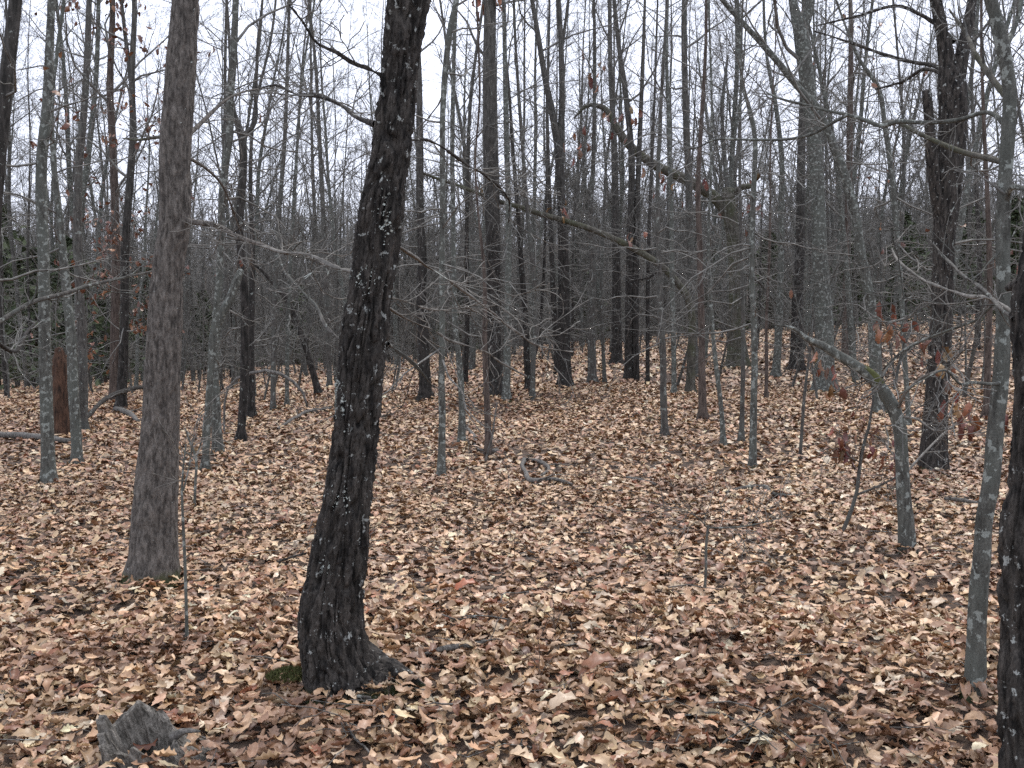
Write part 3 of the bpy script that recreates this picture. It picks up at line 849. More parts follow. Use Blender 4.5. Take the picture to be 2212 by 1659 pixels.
tree('dead_snag', 'broken rotten snag with reddish brown wood at left', 'rot', [(134, 942, 40), (133, 890, 36), (131, 830, 34), (129, 780, 30), (127, 752, 15)], cat='dead tree', top=False, n=0, fine=30, sides=24, depth=0.014, kf=18, lump=0.16, flare=0.2)
tree('oak_tree', 'brownish slim tree with rust leaves, left of the grey-brown trunk', 'red', [(246, 868, 20), (248, 720, 19), (250, 553, 18), (247, 400, 17), (243, 300, 16), (238, 200, 15), (243, 0, 12)], H=16, n=26, low=6, rust=900, start=3.8, blen=2.8)
tree('oak_tree', 'dark slim tree with rust leaves close left of the grey-brown trunk', 'char', [(262, 885, 24), (266, 790, 21), (269, 686, 19), (270, 553, 18), (280, 400, 16), (287, 300, 15), (285, 167, 13), (290, 0, 11)], H=15, n=26, low=6, rust=900, start=3.6, blen=2.6,
     limbs=[[{'tw': 8}, (284, 180, 11), (272, 90, 9), (262, 0, 7), (255, -60, 4)]])
tree('oak_tree', 'thin pale tree with a crooked stem right of the grey-brown trunk', 'lichen', [(443, 1017, 16), (447, 940, 16), (452, 850, 15), (460, 750, 15), (470, 640, 15), (478, 520, 15), (479, 430, 16), (488, 350, 16), (497, 283, 17), (497, 217, 17), (503, 133, 17), (510, 0, 13)], H=11, n=18, low=6, start=4.4, blen=1.9, rust=14)
tree('dead_snag', 'lichen-covered leaning dead trunk snapped off at head height', 'lichen', [(470, 982, 22), (466, 886, 22), (461, 790, 21), (466, 710, 21), (480, 675, 20), (495, 650, 19), (510, 610, 17), (521, 583, 14)], cat='dead tree', top=False, n=0, fine=20, sides=20, depth=0.003, limbs=[[{'tw': 4, 'm': 'pale'}, (500, 640, 6), (475, 660, 5), (460, 690, 3)], [{'tw': 3, 'm': 'pale'}, (492, 668, 5), (512, 680, 4), (532, 690, 2)]], leaves=[(499, 633, 1, 0.01, 0.2)])
tree('oak_tree', 'dark forked tree left of the black oak, forking against the sky', 'char', [(520, 955, 19), (527, 850, 19), (529, 720, 19), (529, 650, 18), (521, 553, 18), (518, 470, 18), (525, 370, 17), (523, 300, 17), (510, 262, 11), (500, 220, 9), (497, 120, 7)], H=12, n=14, low=6, blen=1.8, limbs=[[{'dy': 0.3, 'tw': 6}, (524, 294, 12), (546, 273, 10), (552, 200, 8), (557, 100, 7), (567, 0, 5), (572, -70, 3)]])
tree('oak_tree', 'short-looking dark trunk hidden behind the dark forked tree', 'char', [(543, 903, 20), (541, 786, 17), (544, 650, 13), (546, 550, 11), (541, 400, 9), (548, 250, 7)], H=11, n=14, low=5, blen=1.8)
tree('oak_tree', 'thin dark tree bent over in a long bow to the left', 'char', [(689, 855, 15), (680, 820, 14), (667, 770, 14), (643, 703, 13), (617, 643, 12), (583, 603, 9), (556, 575, 6), (525, 560, 3)], top=False, n=0, low=0, limbs=[[{'tw': 6}, (640, 698, 5), (610, 690, 4), (580, 705, 2)]])
tree('fallen_branch', 'grey dead sapling arched over to the ground, left of the black oak', 'dead', [(483, 838, 5), (510, 818, 6), (533, 809, 7), (583, 801, 8), (627, 820, 7), (653, 845, 6), (664, 880, 4)], cat='branch', y=16, top=False, n=0, flare=0)
tree('oak_tree', 'slim grey tree rising between the bowed tree and the black oak', 'grey', [(712, 840, 13), (708, 700, 12), (700, 500, 11), (690, 300, 9), (680, 120, 7)], H=14, n=20, low=5)
tree('oak_tree', 'slim grey tree behind the arched dead sapling', 'grey', [(590, 885, 12), (592, 700, 11), (600, 500, 10), (615, 300, 9), (622, 100, 7)], H=14, n=20, low=6)
tree('oak_tree', 'thin grey stem just right of the arched dead sapling', 'lichen', [(620, 880, 10), (621, 760, 9), (628, 560, 8), (640, 350, 7), (655, 150, 5)], H=12, n=18, low=6)

# --- middle trees
tree('oak_tree', 'thickest dark straight trunk in the middle distance, right of the black oak', 'char', [(1070, 855, 39), (1068, 800, 35), (1065, 720, 33), (1066, 620, 30), (1065, 553, 30), (1064, 467, 32), (1061, 333, 32), (1057, 167, 29), (1059, 0, 26)], H=17, n=26, low=8, start=6, sides=18, lowlen=1.6, leaves=[(1040, 12, 5, 0.12, 0.3), (1080, 20, 5, 0.12, 0.3)])
tree('oak_tree', 'dark trunk with a lichened foot standing just right of the black oak', 'char', [(919, 862, 28), (916, 780, 25), (914, 720, 24), (910, 620, 22), (913, 553, 20), (909, 500, 18), (907, 333, 16), (905, 167, 13), (900, 0, 10)], H=16, n=24, low=6)
tree('oak_tree', 'slender lichen-spotted stem, the nearest one right of the black oak', 'lichen', [(953, 1036, 21), (954, 980, 17), (955, 886, 15), (954, 836, 14), (955, 720, 13), (955, 553, 12), (956, 400, 12), (957, 233, 12), (964, 133, 13), (972, 67, 13), (986, 0, 12)], H=10, n=12, low=7, blen=1.6, start=4.6, fine=20, sides=18, depth=0.002)
tree('oak_tree', 'thin lichen-grey stem leaning left, second stem right of the black oak', 'lichen', [(997, 963, 20), (998, 886, 14), (992, 786, 13), (985, 720, 12), (982, 650, 11), (979, 467, 10), (977, 333, 10), (979, 200, 9), (982, 80, 8)], H=11, n=14, low=7, blen=1.7, fine=16, sides=16, depth=0.002)
tree('oak_tree', 'thin dark reddish stem in front of the thickest middle trunk', 'red', [(1056, 985, 17), (1053, 900, 14), (1050, 830, 12), (1047, 750, 11), (1048, 653, 9), (1044, 560, 7), (1035, 480, 5)], H=6, n=10, low=5, blen=1.1, start=2.5)
tree('oak_tree', 'slim lichened stem just right of the thickest middle trunk', 'lichen', [(1094, 867, 18), (1095, 786, 16), (1097, 720, 15), (1098, 600, 14), (1099, 467, 13), (1095, 333, 12), (1092, 200, 11), (1088, 0, 9)], H=15, n=22, low=7)
tree('oak_tree', 'thin grey stem, last of the three behind the drooping pale branches', 'grey', [(1150, 862, 12), (1153, 760, 11), (1157, 686, 10), (1150, 560, 10), (1140, 467, 9), (1130, 333, 8), (1120, 200, 7), (1112, 60, 6)], H=14, n=20, low=8)
tree('oak_tree', 'thin dark double-stemmed tree left of the forked dark trunk', 'char', [(1140, 845, 13), (1137, 753, 13), (1134, 670, 12), (1127, 586, 12), (1122, 500, 10), (1110, 350, 8), (1100, 200, 6)], H=14, n=18, low=7, limbs=[[{'tw': 4}, (1139, 820, 9), (1162, 740, 8), (1172, 640, 7), (1178, 500, 6), (1182, 350, 4)]])
tree('oak_tree', 'dark straight trunk in the middle forking into two pale stems against the sky', 'char', [(1220, 836, 31), (1219, 753, 28), (1218, 653, 26), (1217, 553, 23), (1214, 467, 20), (1210, 380, 19), (1207, 317, 20), (1194, 250, 15), (1177, 167, 13), (1161, 67, 11), (1149, 0, 9)], H=16, n=22, low=6, sides=16,
     limbs=[[{'tw': 8}, (1209, 325, 16), (1214, 233, 14), (1212, 100, 12), (1207, 0, 10), (1203, -80, 6)], [{'tw': 5}, (1213, 110, 8), (1220, 60, 7), (1228, 0, 6), (1236, -60, 4)]])
tree('oak_tree', 'narrow dark trunk touching the left side of the forked dark trunk', 'char', [(1204, 808, 14), (1200, 720, 13), (1196, 653, 12), (1192, 553, 11), (1186, 400, 9), (1182, 250, 7)], H=15, n=18, low=5)
tree('oak_tree', 'grey straight tree next right of the forked dark trunk', 'grey', [(1279, 829, 20), (1278, 750, 18), (1277, 686, 17), (1281, 586, 15), (1275, 467, 12), (1281, 367, 10), (1284, 200, 8), (1284, 60, 7)], H=14, n=22, low=8, leaves=[(1282, 160, 6, 0.25, 0.35), (1258, 300, 6, 0.25, 0.33)])
tree('oak_tree', 'very thin leaning stem right of the grey straight tree', 'grey', [(1306, 828, 9), (1302, 740, 8), (1298, 650, 7), (1304, 500, 6), (1310, 350, 5)], H=10, n=14, low=6, blen=1.5)
tree('oak_tree', 'far dark trunk whose foot sits highest between the two middle groves', 'char', [(1332, 787, 26), (1332, 720, 22), (1332, 653, 20), (1331, 553, 18), (1330, 467, 16), (1326, 300, 13), (1318, 120, 10)], H=17, n=22, low=5)
tree('oak_tree', 'pair-stemmed dark trunk right of the middle with a broad foot', 'char', [(1357, 823, 19), (1358, 740, 18), (1359, 653, 17), (1361, 553, 16), (1363, 450, 15), (1364, 333, 14), (1351, 200, 12), (1337, 100, 10), (1327, 0, 8)], H=16, n=20, low=6, sides=16, limbs=[[{'tw': 8}, (1373, 830, 20), (1372, 740, 18), (1372, 653, 17), (1374, 553, 14), (1378, 400, 12), (1384, 250, 10), (1390, 100, 8), (1394, -30, 5)]], leaves=[(1330, 240, 6, 0.25, 0.33), (1355, 255, 4, 0.25, 0.3)])
tree('oak_tree', 'thin dark pole just right of the pair-stemmed dark trunk', 'char', [(1399, 835, 10), (1399, 750, 9), (1399, 653, 9), (1402, 500, 8), (1408, 350, 7), (1416, 150, 5)], H=13, n=18, low=6)
tree('oak_tree', 'slender dark stem standing alone on the open leaves, right of middle', 'grey', [(1436, 949, 17), (1433, 853, 15), (1432, 753, 14), (1426, 670, 12), (1424, 580, 11), (1420, 460, 10), (1424, 300, 8), (1432, 150, 7), (1440, 0, 5)], H=11, n=16, low=7, blen=1.8, leaves=[(1420, 400, 4, 0.15, 0.2)])
tree('oak_tree', 'grey stem between the lone slender stem and the arching mossy tree', 'lichen', [(1456, 854, 12), (1455, 750, 11), (1452, 620, 11), (1450, 467, 10), (1446, 300, 9), (1440, 120, 7)], H=14, n=20, low=6)
tree('oak_tree', 'lichened tree bent over left in a long mossy arch across the middle', 'moss', [(1491, 851, 21), (1493, 786, 18), (1495, 720, 17), (1495, 680, 16), (1488, 648, 16), (1471, 620, 15), (1454, 600, 15), (1431, 576, 14), (1391, 550, 14), (1321, 513, 13), (1271, 493, 12), (1221, 477, 12), (1171, 463, 11), (1121, 447, 11), (1071, 433, 9), (1031, 417, 8), (987, 400, 7), (937, 383, 6), (897, 367, 4)], top=False, n=0, low=0,
     limbs=[[{'tw': 6, 'm': 'char'}, (1430, 577, 6), (1400, 600, 5), (1370, 605, 3)], [{'tw': 6, 'm': 'char'}, (1232, 480, 5), (1243, 450, 4), (1238, 425, 2)], [{'tw': 8, 'm': 'grey'}, (1100, 441, 6), (1075, 405, 5), (1045, 400, 3)], [{'tw': 8, 'm': 'grey'}, (1480, 630, 6), (1530, 560, 5), (1560, 500, 2)]], leaves=[(1365, 520, 3, 0.1, 0.25), (1215, 455, 4, 0.12, 0.25), (1034, 408, 2, 0.05, 0.3)])
tree('oak_tree', 'tall pale grey trunk rising directly behind the mossy arch foot', 'grey', [(1502, 812, 18), (1498, 720, 17), (1494, 600, 16), (1490, 500, 16), (1486, 350, 15), (1481, 233, 14), (1478, 33, 12)], H=16, n=22, low=6)
tree('oak_tree', 'brownish slim trunk right of the mossy arch foot', 'red', [(1518, 909, 20), (1517, 850, 17), (1516, 786, 15), (1515, 686, 14), (1512, 553, 13), (1508, 400, 11), (1516, 250, 9), (1525, 80, 7)], H=12, n=18, low=7, blen=1.9)
tree('oak_tree', 'thin stem leaning left on the open leaves, foot third from the leaning sapling', 'lichen', [(1563, 968, 13), (1560, 910, 11), (1555, 853, 10), (1546, 786, 10), (1540, 720, 9), (1535, 640, 8), (1530, 520, 7), (1536, 380, 5)], H=8, n=12, low=6, blen=1.3, start=3.5)
tree('oak_tree', 'large broken-topped trunk throwing a thick mossy limb up to the left', 'moss', [(1594, 795, 46), (1592, 740, 38), (1591, 686, 34), (1589, 600, 31), (1584, 520, 30), (1575, 450, 31), (1572, 408, 26)], top=False, n=0, sides=20, flare=0.25, lump=0.09, limbs=[
     [{'dy': 0.5, 'tw': 10}, (1578, 470, 26), (1545, 428, 25), (1500, 398, 23), (1470, 383, 22), (1404, 350, 20), (1354, 307, 18), (1327, 267, 15), (1304, 233, 13), (1270, 228, 8), (1240, 255, 4)],
     [{'dy': -0.5, 'tw': 3}, (1580, 420, 14), (1605, 404, 14), (1622, 402, 10)], [{'dy': 0.4, 'tw': 8, 'm': 'grey'}, (1572, 415, 12), (1566, 350, 10), (1560, 240, 8), (1572, 120, 5)], [{'dy': 0.3, 'tw': 10, 'm': 'grey'}, (1590, 580, 8), (1640, 610, 6), (1680, 660, 4)]],
     leaves=[(1500, 420, 4, 0.3, 0.35), (1610, 440, 8, 0.35, 0.4)])
tree('oak_tree', 'thin straight stem just left of the nearest stem by the leaning sapling tip', 'grey', [(1601, 960, 14), (1603, 900, 11), (1604, 853, 10), (1605, 786, 10), (1605, 686, 9), (1602, 553, 8), (1598, 400, 7), (1600, 200, 5)], H=10, n=14, low=6, blen=1.6)
tree('oak_tree', 'mottled slender stem with a pale lichen ring, left of the leaning sapling tip', 'lichen', [(1625, 1012, 18), (1627, 950, 16), (1628, 886, 15), (1630, 786, 14), (1628, 686, 13), (1623, 586, 12), (1626, 467, 12), (1629, 380, 11), (1631, 300, 10), (1618, 233, 9), (1605, 187, 7), (1598, 60, 5)], H=9, n=14, low=6, blen=1.6, fine=20, sides=18, depth=0.002)
tree('oak_tree', 'thin orange-brown stem behind the mottled slender stem', 'red', [(1655, 864, 9), (1656, 786, 8), (1655, 720, 7), (1660, 600, 6), (1664, 450, 5)], H=8, n=12, low=5, blen=1.3)
tree('oak_tree', 'grey lichened trunk left of the dark straight trunk, right side', 'lichen', [(1676, 816, 20), (1680, 753, 17), (1683, 686, 16), (1686, 600, 14), (1688, 467, 13), (1688, 333, 11), (1681, 267, 10), (1671, 200, 9), (1658, 133, 7), (1650, 20, 6)], H=14, n=20, low=6)
tree('oak_tree', 'dark straight trunk touching the left of the big grey forked tree', 'char', [(1721, 801, 32), (1721, 750, 27), (1722, 686, 25), (1724, 610, 23), (1728, 553, 21), (1729, 467, 19), (1731, 333, 18), (1735, 200, 15), (1737, 60, 12)], H=16, n=20, low=5, sides=16)
tree('oak_tree', 'big grey tree right of middle, forking near the top of the photo', 'lichen', [(1781, 845, 46), (1781, 786, 41), (1781, 720, 39), (1775, 620, 35), (1771, 553, 32), (1768, 467, 31), (1761, 333, 30), (1751, 233, 31), (1738, 133, 33), (1731, 75, 34), (1715, 15, 20), (1705, -40, 16)], H=16, n=20, low=5, sides=20, fine=12, depth=0.006, kf=20, limbs=[[{'tw': 6}, (1732, 70, 26), (1748, 20, 20), (1756, -40, 16), (1762, -120, 10)]])
tree('oak_tree', 'long trunk leaning far left, crossing behind the big grey forked tree', 'lichen', [(1903, 892, 32), (1897, 840, 28), (1891, 786, 26), (1885, 686, 24), (1871, 603, 22), (1858, 540, 22), (1848, 467, 21), (1835, 417, 20), (1821, 367, 19), (1801, 317, 18), (1781, 267, 17), (1761, 227, 16), (1728, 193, 15), (1688, 143, 14), (1651, 100, 13), (1608, 53, 11), (1561, 0, 10)], H=11, n=14, low=6, sides=16, fine=14, depth=0.004, kf=24)
tree('oak_tree', 'thin grey stem just left of the thick black forked tree', 'lichen', [(1963, 927, 12), (1960, 860, 11), (1955, 786, 11), (1948, 650, 11), (1937, 500, 12), (1925, 367, 12), (1911, 267, 11), (1895, 183, 10), (1858, 133, 8), (1841, 93, 6)], H=9, n=14, low=6, blen=1.7, rust=30)
tree('pine_tree', 'straight reddish trunk far behind the leaning sapling top', 'red', [(1826, 772, 18), (1827, 700, 16), (1829, 600, 15), (1832, 467, 14), (1835, 333, 14), (1837, 200, 12), (1838, 60, 10)], H=16, n=20, low=4, rust=120)
tree('oak_tree', 'reddish slim trunk between the black forked tree and the right lichened trunk', 'red', [(2130, 905, 16), (2133, 820, 14), (2136, 720, 13), (2138, 600, 12), (2134, 450, 10), (2126, 280, 8), (2120, 80, 6)], H=12, n=16, low=5, rust=70)
tree('oak_tree', 'far slim trunk seen right of the thick black forked tree', 'char', [(2110, 757, 13), (2113, 686, 12), (2116, 600, 11), (2112, 450, 10), (2104, 300, 8)], H=13, n=18, low=5)
tree('sapling', 'very thin pole under the tip of the snapped leaning sapling', 'grey', cat='sapling', twig='pale', px=[(1728, 995, 8), (1733, 920, 7), (1737, 860, 7), (1744, 800, 6), (1751, 750, 5), (1756, 690, 3)], top=False, n=0, limbs=[[{'tw': 5}, (1746, 790, 3), (1765, 760, 3), (1775, 730, 2)]])
tree('sapling', 'bent twig-thin sapling at the foot of the dark reddish stem', 'dead', cat='sapling', twig='pale', px=[(1048, 1002, 5), (1054, 975, 5), (1063, 945, 5), (1068, 905, 4), (1074, 870, 2)], top=False, n=0, limbs=[[{'tw': 4}, (1064, 940, 3), (1052, 915, 2)]])

# --- on the ground
def lying(name, label, bark, px, cat='branch', lift=0.055, twigs=4, y_of=None, tw_mat='dead'):
    """a branch or log lying on the leaves along these directions"""
    R = random.Random(label)
    G = [on_ground(u, v) for u, v, w in px]
    g = G[len(G) // 2].copy()
    e = empty(name, g, label=label, category=cat)
    pts = [q - g + Vector((0, 0, 0.5 * w * q.y / FPX + lift * (0.4 + 0.6 * R.random()))) for q, (u, v, w) in zip(G, px)]
    rad = [0.5 * w * q.y / FPX for q, (u, v, w) in zip(G, px)]
    add('stem', bark_tube('stem', pts, rad, 12, 10 * len(pts), R.uniform(0, 50), rad[0] * 0.12, 60, 0, 0.14), M[bark], e)
    T = Tubes()
    for k in range(twigs):
        i = R.randrange(len(pts) - 1)
        p = pts[i].lerp(pts[i + 1], R.random())
        d = (pts[i + 1] - pts[i]).normalized()
        d = turned(d, R.uniform(0.4, 1.1), R.uniform(0, 6.28)); d.z = abs(d.z) * 0.5
        shoot(T, p, d.normalized(), R.uniform(0.15, 0.5), max(rad[i] * 0.4, 0.003), 1, 0, 0.2, (0, 3), 2, R)
    if T.g:
        add('twigs', T.mesh('twigs'), M[tw_mat], e, kind='stuff')
    return e

lying('fallen_branch', 'curved grey dead branch on the open leaves, centre', 'dead', [(1132, 1003, 10), (1136, 1035, 9), (1152, 1053, 11), (1190, 1050, 9), (1235, 1057, 6)], twigs=6)
lying('fallen_branch', 'short forked grey branch piece beside the curved dead branch', 'dead', [(1135, 1000, 6), (1165, 1008, 9), (1185, 1030, 7), (1160, 1040, 5)], twigs=3)
lying('fallen_branch', 'thin grey stick lying right of the curved dead branch', 'dead', [(1354, 1045, 6), (1395, 1053, 7), (1432, 1061, 5)], twigs=3)
lying('fallen_branch', 'long crooked dark branch lying on leaves right of centre', 'grey', [(1508, 1070, 4), (1560, 1078, 6), (1598, 1073, 9), (1648, 1066, 11), (1688, 1080, 8), (1740, 1086, 4)], twigs=5)
lying('fallen_branch', 'weathered grey stick on the leaves right of the black oak foot', 'dead', [(916, 1441, 7), (965, 1432, 13), (1010, 1424, 12), (1048, 1411, 8)], twigs=1)
lying('fallen_branch', 'thin pale stick at the bottom edge below the black oak', 'dead', [(742, 1582, 6), (765, 1612, 6), (790, 1640, 5), (805, 1665, 4)], twigs=2)
lying('fallen_branch', 'long crooked grey twig in the bottom right foreground', 'grey', [(1470, 1568, 4), (1558, 1576, 5), (1600, 1590, 6), (1660, 1610, 7), (1725, 1618, 5)], twigs=4, tw_mat='grey')
lying('fallen_branch', 'side twig crossing under the crooked grey twig, bottom right', 'grey', [(1552, 1638, 7), (1590, 1615, 6), (1640, 1598, 4)], twigs=3, tw_mat='grey')
lying('fallen_branch', 'pale broken branch pieces behind the slender stems, centre left', 'dead', [(1008, 932, 6), (1028, 955, 8), (1046, 982, 7), (1075, 988, 10)], twigs=3)
lying('fallen_branch', 'grey stick lying between the black forked tree and right lichened trunk', 'dead', [(2040, 1094, 6), (2075, 1098, 9), (2110, 1104, 7)], twigs=2)
lying('log', 'grey log lying at the left edge behind the lichened trunk', 'dead', [(-40, 952, 13), (30, 955, 15), (95, 960, 13), (150, 962, 10)], cat='log', twigs=3)
lying('fallen_branch', 'dark fallen limb propped behind the grey-brown trunk', 'char', [(185, 935, 9), (225, 915, 10), (265, 890, 11), (300, 870, 9), (320, 860, 5)], lift=0.35, twigs=6)
lying('fallen_branch', 'pale broken limb under the dark fallen limb', 'dead', [(250, 893, 10), (275, 902, 12), (298, 918, 8)], twigs=4)
lying('fallen_branch', 'pale dead branches lying left of the black oak at mid height', 'dead', [(600, 935, 5), (640, 912, 7), (680, 895, 6), (715, 888, 4)], twigs=8)
lying('root', 'bare grey root lying at the black oak foot, front', 'grey', [(652, 1519, 7), (680, 1509, 12), (715, 1512, 12), (745, 1530, 9), (800, 1536, 8)], cat='root', lift=0.07, twigs=0)
lying('root', 'low buttress root spreading right from the black oak foot', 'dark', [(765, 1460, 84), (812, 1478, 62), (860, 1492, 42), (925, 1506, 10)], cat='root', lift=0.03, twigs=0)
lying('fallen_branch', 'small dark twig on the leaves far left of the black oak', 'char', [(575, 1235, 4), (620, 1222, 5), (668, 1212, 4)], twigs=3)

# rotten stump in the bottom left corner: jagged ring of weathered wood round a hollow
g = on_ground(322, 1658)
st = empty('tree_stump', g, label='rotten grey hollow stump in the bottom left corner', category='stump')
S_ = 72
th = np.arange(S_) * 2 * np.pi / S_
prof = 0.165 + 0.055 * np.cos(th - 2.5) + 0.02 * noise(np.cos(th) * 9, np.sin(th) * 9, 6.0) + 0.05 * noise(np.cos(th) * 1.6, np.sin(th) * 1.6, 2.0) + 0.035 * noise(np.cos(th) * 5, np.sin(th) * 5, 4.0)
prof = np.clip(prof + 0.07 * np.exp(-((th - 2.75) / 0.2) ** 2), 0.085, 0.3)
V = []
for k in range(15):
    f = k / 14
    r = (0.105 + 0.10 * (1 - f) ** 2.2) * (1 + 0.14 * noise(np.cos(th) * 3, np.sin(th) * 3, f * 1.2)) + 0.007 * np.abs(noise(np.cos(th) * 9 + f, np.sin(th) * 9, f * 1.5))
    V.append(np.c_[r * np.cos(th) * 1.12, r * np.sin(th), -0.06 + f * (prof + 0.06)])
for k in range(9):
    f = 1 - k / 8
    r = 0.092 * (0.4 + 0.6 * f) * (1 + 0.16 * noise(np.cos(th) * 4 + 7, np.sin(th) * 4, f * 2))
    V.append(np.c_[r * np.cos(th) * 1.12, r * np.sin(th), np.where(f == 1, prof - 0.006, -0.04 + f * (prof + 0.03))])
V = np.concatenate(V)
for nm, r0, r1, mm in (('stump_wood', 0, 15, 'stump'), ('hollow', 14, 23, 'stump')):
    W = V[r0 * S_:(r1 + 1) * S_] if nm == 'hollow' else V[:r1 * S_]
    rows = len(W) // S_
    j, k = np.meshgrid(np.arange(rows - 1), np.arange(S_), indexing='ij')
    k2 = (k + 1) % S_
    F = np.stack([j * S_ + k, j * S_ + k2, (j + 1) * S_ + k2, (j + 1) * S_ + k], -1).reshape(-1, 4)
    add(nm, mk_mesh(nm, W, [F], False), M[mm], st, **({'label': 'dark rotten hollow'} if nm == 'hollow' else {}))
sp = [Vector((0.10, 0.02, 0.10)), Vector((0.15, 0.01, 0.115)), Vector((0.2, 0.0, 0.10))]
add('splinter', bark_tube('splinter', sp, [0.02, 0.014, 0.005], 10, 16, 4, 0.004, 60, 0, 0.2), M['dead'], st)
st.rotation_euler = (0.2, -0.25, 0.1)
st.scale = (0.95, 0.95, 0.72)

# moss cushion at the black oak's foot
g = on_ground(628, 1508)
q = np.random.default_rng(8)
n = 900
a, r = q.uniform(0, 6.28, n), np.sqrt(q.random(n)) * 0.07
P = np.c_[r * np.cos(a) * 1.3, r * np.sin(a), 0.045 * (1 - (r / 0.09) ** 2) + 0.012]
tri = np.array([[-0.5, 0, 0], [0.5, 0, 0], [0, 0.1, 1.6]])
Rm = rots(n, q, 0.5)
V = (np.einsum('nij,vj->nvi', Rm, tri) * q.uniform(0.006, 0.012, n)[:, None, None] + P[:, None]).reshape(-1, 3)
add('moss_cushion', mk_mesh('moss_cushion', V, [np.arange(3 * n).reshape(-1, 3)], False), M['mossy'], label='bright green moss cushion left of the black oak foot', category='moss').location = g + Vector((0, 0, 0.05))

# ------------------------------------------------------------------ the wood behind: shared shapes, each tree its own object
def wild_tree(seed, H, r0, n, blen, kids, maxlvl, lean=0.05, low=8, lowlen=1.4, start=None, sides=9, elev=(0.35, 1.0)):
    R = random.Random(seed)
    p, d = Vector((0, 0, -0.25)), Vector((R.gauss(0, lean), R.gauss(0, lean), 1)).normalized()
    pts, rad = [p], [r0 * 1.1]
    m = 11
    for k in range(1, m):
        d = (d + Vector((R.gauss(0, 0.05), R.gauss(0, 0.05), 0.06))).normalized()
        p = p + d * (H / (m - 1))
        pts.append(p); rad.append(max(r0 * (1 - 0.9 * (k / (m - 1)) ** 1.15), 0.01))
    T = crown(pts, rad, R, start if start else H * 0.33, n, blen, elev=elev, kids=kids, maxlvl=maxlvl, low=low, lowlen=lowlen, low_from=0.8)
    return bark_tube('trunk', pts, rad, sides, 26, seed, 0, 1, 0.35, 0.06), T

MIDS = []
for k in range(9):
    R = random.Random(100 + k)
    tr, T = wild_tree(100 + k, R.uniform(12, 17), R.uniform(0.04, 0.10), 34, R.uniform(2.2, 3.3), (10, 5), 2, low=16)
    tr.materials.append(M[R.choice(['grey', 'grey', 'char', 'lichen'])])
    cr = T.mesh('crown'); cr.materials.append(M['twig'])
    MIDS.append((tr, cr))
taken = [(o.location.x, o.location.y) for o in C.objects if o.get('category') in ('tree', 'dead tree', 'sapling')]

def free(x, y, gap):
    return all((x - a) ** 2 + (y - b) ** 2 > gap * gap for a, b in taken)

def copy_thing(name, parts, loc, rz, s, label, cat, group):
    e = empty(name, loc, label=label, category=cat, group=group)
    e.rotation_euler = (0, 0, rz)
    e.scale = s if isinstance(s, tuple) else (s, s, s)
    for nm, me in parts:
        o = bpy.data.objects.new(nm, me); C.objects.link(o); o.parent = e
    return e

R = random.Random(77)
made = 0
while made < 270:
    y = R.uniform(30, 80) if made > 22 else R.uniform(22, 42)
    x = R.uniform(-1, 1) * (0.52 * y + 1)
    if not free(x, y, 1.1):
        continue
    taken.append((x, y)); made += 1
    tr, cr = R.choice(MIDS)
    copy_thing('bare_tree', [('trunk', tr), ('crown', cr)], (x, y, float(ground_z(x, y))), R.uniform(0, 6.28), R.uniform(0.75, 1.15),
               'slim leafless tree in the crowded grey wood behind the named trunks', 'tree', 'slim leafless trees filling the wood behind')

SAPS = []
for k in range(7):
    R2 = random.Random(300 + k)
    tr, T = wild_tree(300 + k, R2.uniform(2.5, 7.5), R2.uniform(0.014, 0.035), 13, R2.uniform(0.8, 1.4), (6, 3), 2, lean=0.12, low=4, lowlen=0.7, start=0.6, sides=5, elev=(0.0, 0.9))
    tr.materials.append(M['grey'])
    cr = T.mesh('crown'); cr.materials.append(M['twig'])
    SAPS.append((tr, cr))
made = 0
while made < 230:
    y = R.uniform(17, 62)
    x = R.uniform(-1, 1) * (0.52 * y + 1)
    if not free(x, y, 0.6) or (y < 22 and -2.2 < x < 4.5):
        continue
    taken.append((x, y)); made += 1
    tr, cr = R.choice(SAPS)
    copy_thing('sapling', [('stem', tr), ('crown', cr)], (x, y, float(ground_z(x, y))), R.uniform(0, 6.28), R.uniform(0.8, 1.3),
               'twiggy leafless understory sapling among the distant trunks', 'sapling', 'twiggy understory saplings in the distance')

# cedars: dark green, half hidden in the wood
def cedar(seed):
    q = np.random.default_rng(seed)
    H = 1.0
    n = 1700
    t = q.random(n) ** 0.8
    az = q.uniform(0, 6.28, n)
    rim = 0.34 * (1 - t) ** 0.6 * np.clip(0.55 + 1.1 * noise(np.cos(az) * 2.2 + seed, np.sin(az) * 2.2, t * 9), 0.1, 1.3) + 0.01
    r = rim * np.sqrt(q.uniform(0.1, 1, n))
    P = np.c_[r * np.cos(az), r * np.sin(az), 0.08 + 0.92 * t - 0.2 * r]
    quad = np.array([[-0.5, 0, 0], [0, 0.24, 0.1], [0.5, 0, 0.05], [0, -0.24, 0.1]])
    V = np.einsum('nij,vj->nvi', rots(n, q, 0.8), quad) * q.uniform(0.03, 0.07, n)[:, None, None] + P[:, None]
    me = mk_mesh('foliage', V.reshape(-1, 3), [np.arange(4 * n).reshape(-1, 4)], False)
    me.materials.append(M['cedar'])
    tr = bark_tube('trunk', [Vector((0, 0, -0.04)), Vector((0.01, 0, 0.4)), Vector((0, 0.01, 0.95))], [0.016, 0.011, 0.003], 7, 10, seed, 0, 1, 0.3, 0.06)
    tr.materials.append(M['red'])
    return tr, me
CED = [cedar(k) for k in (1, 2, 3)]
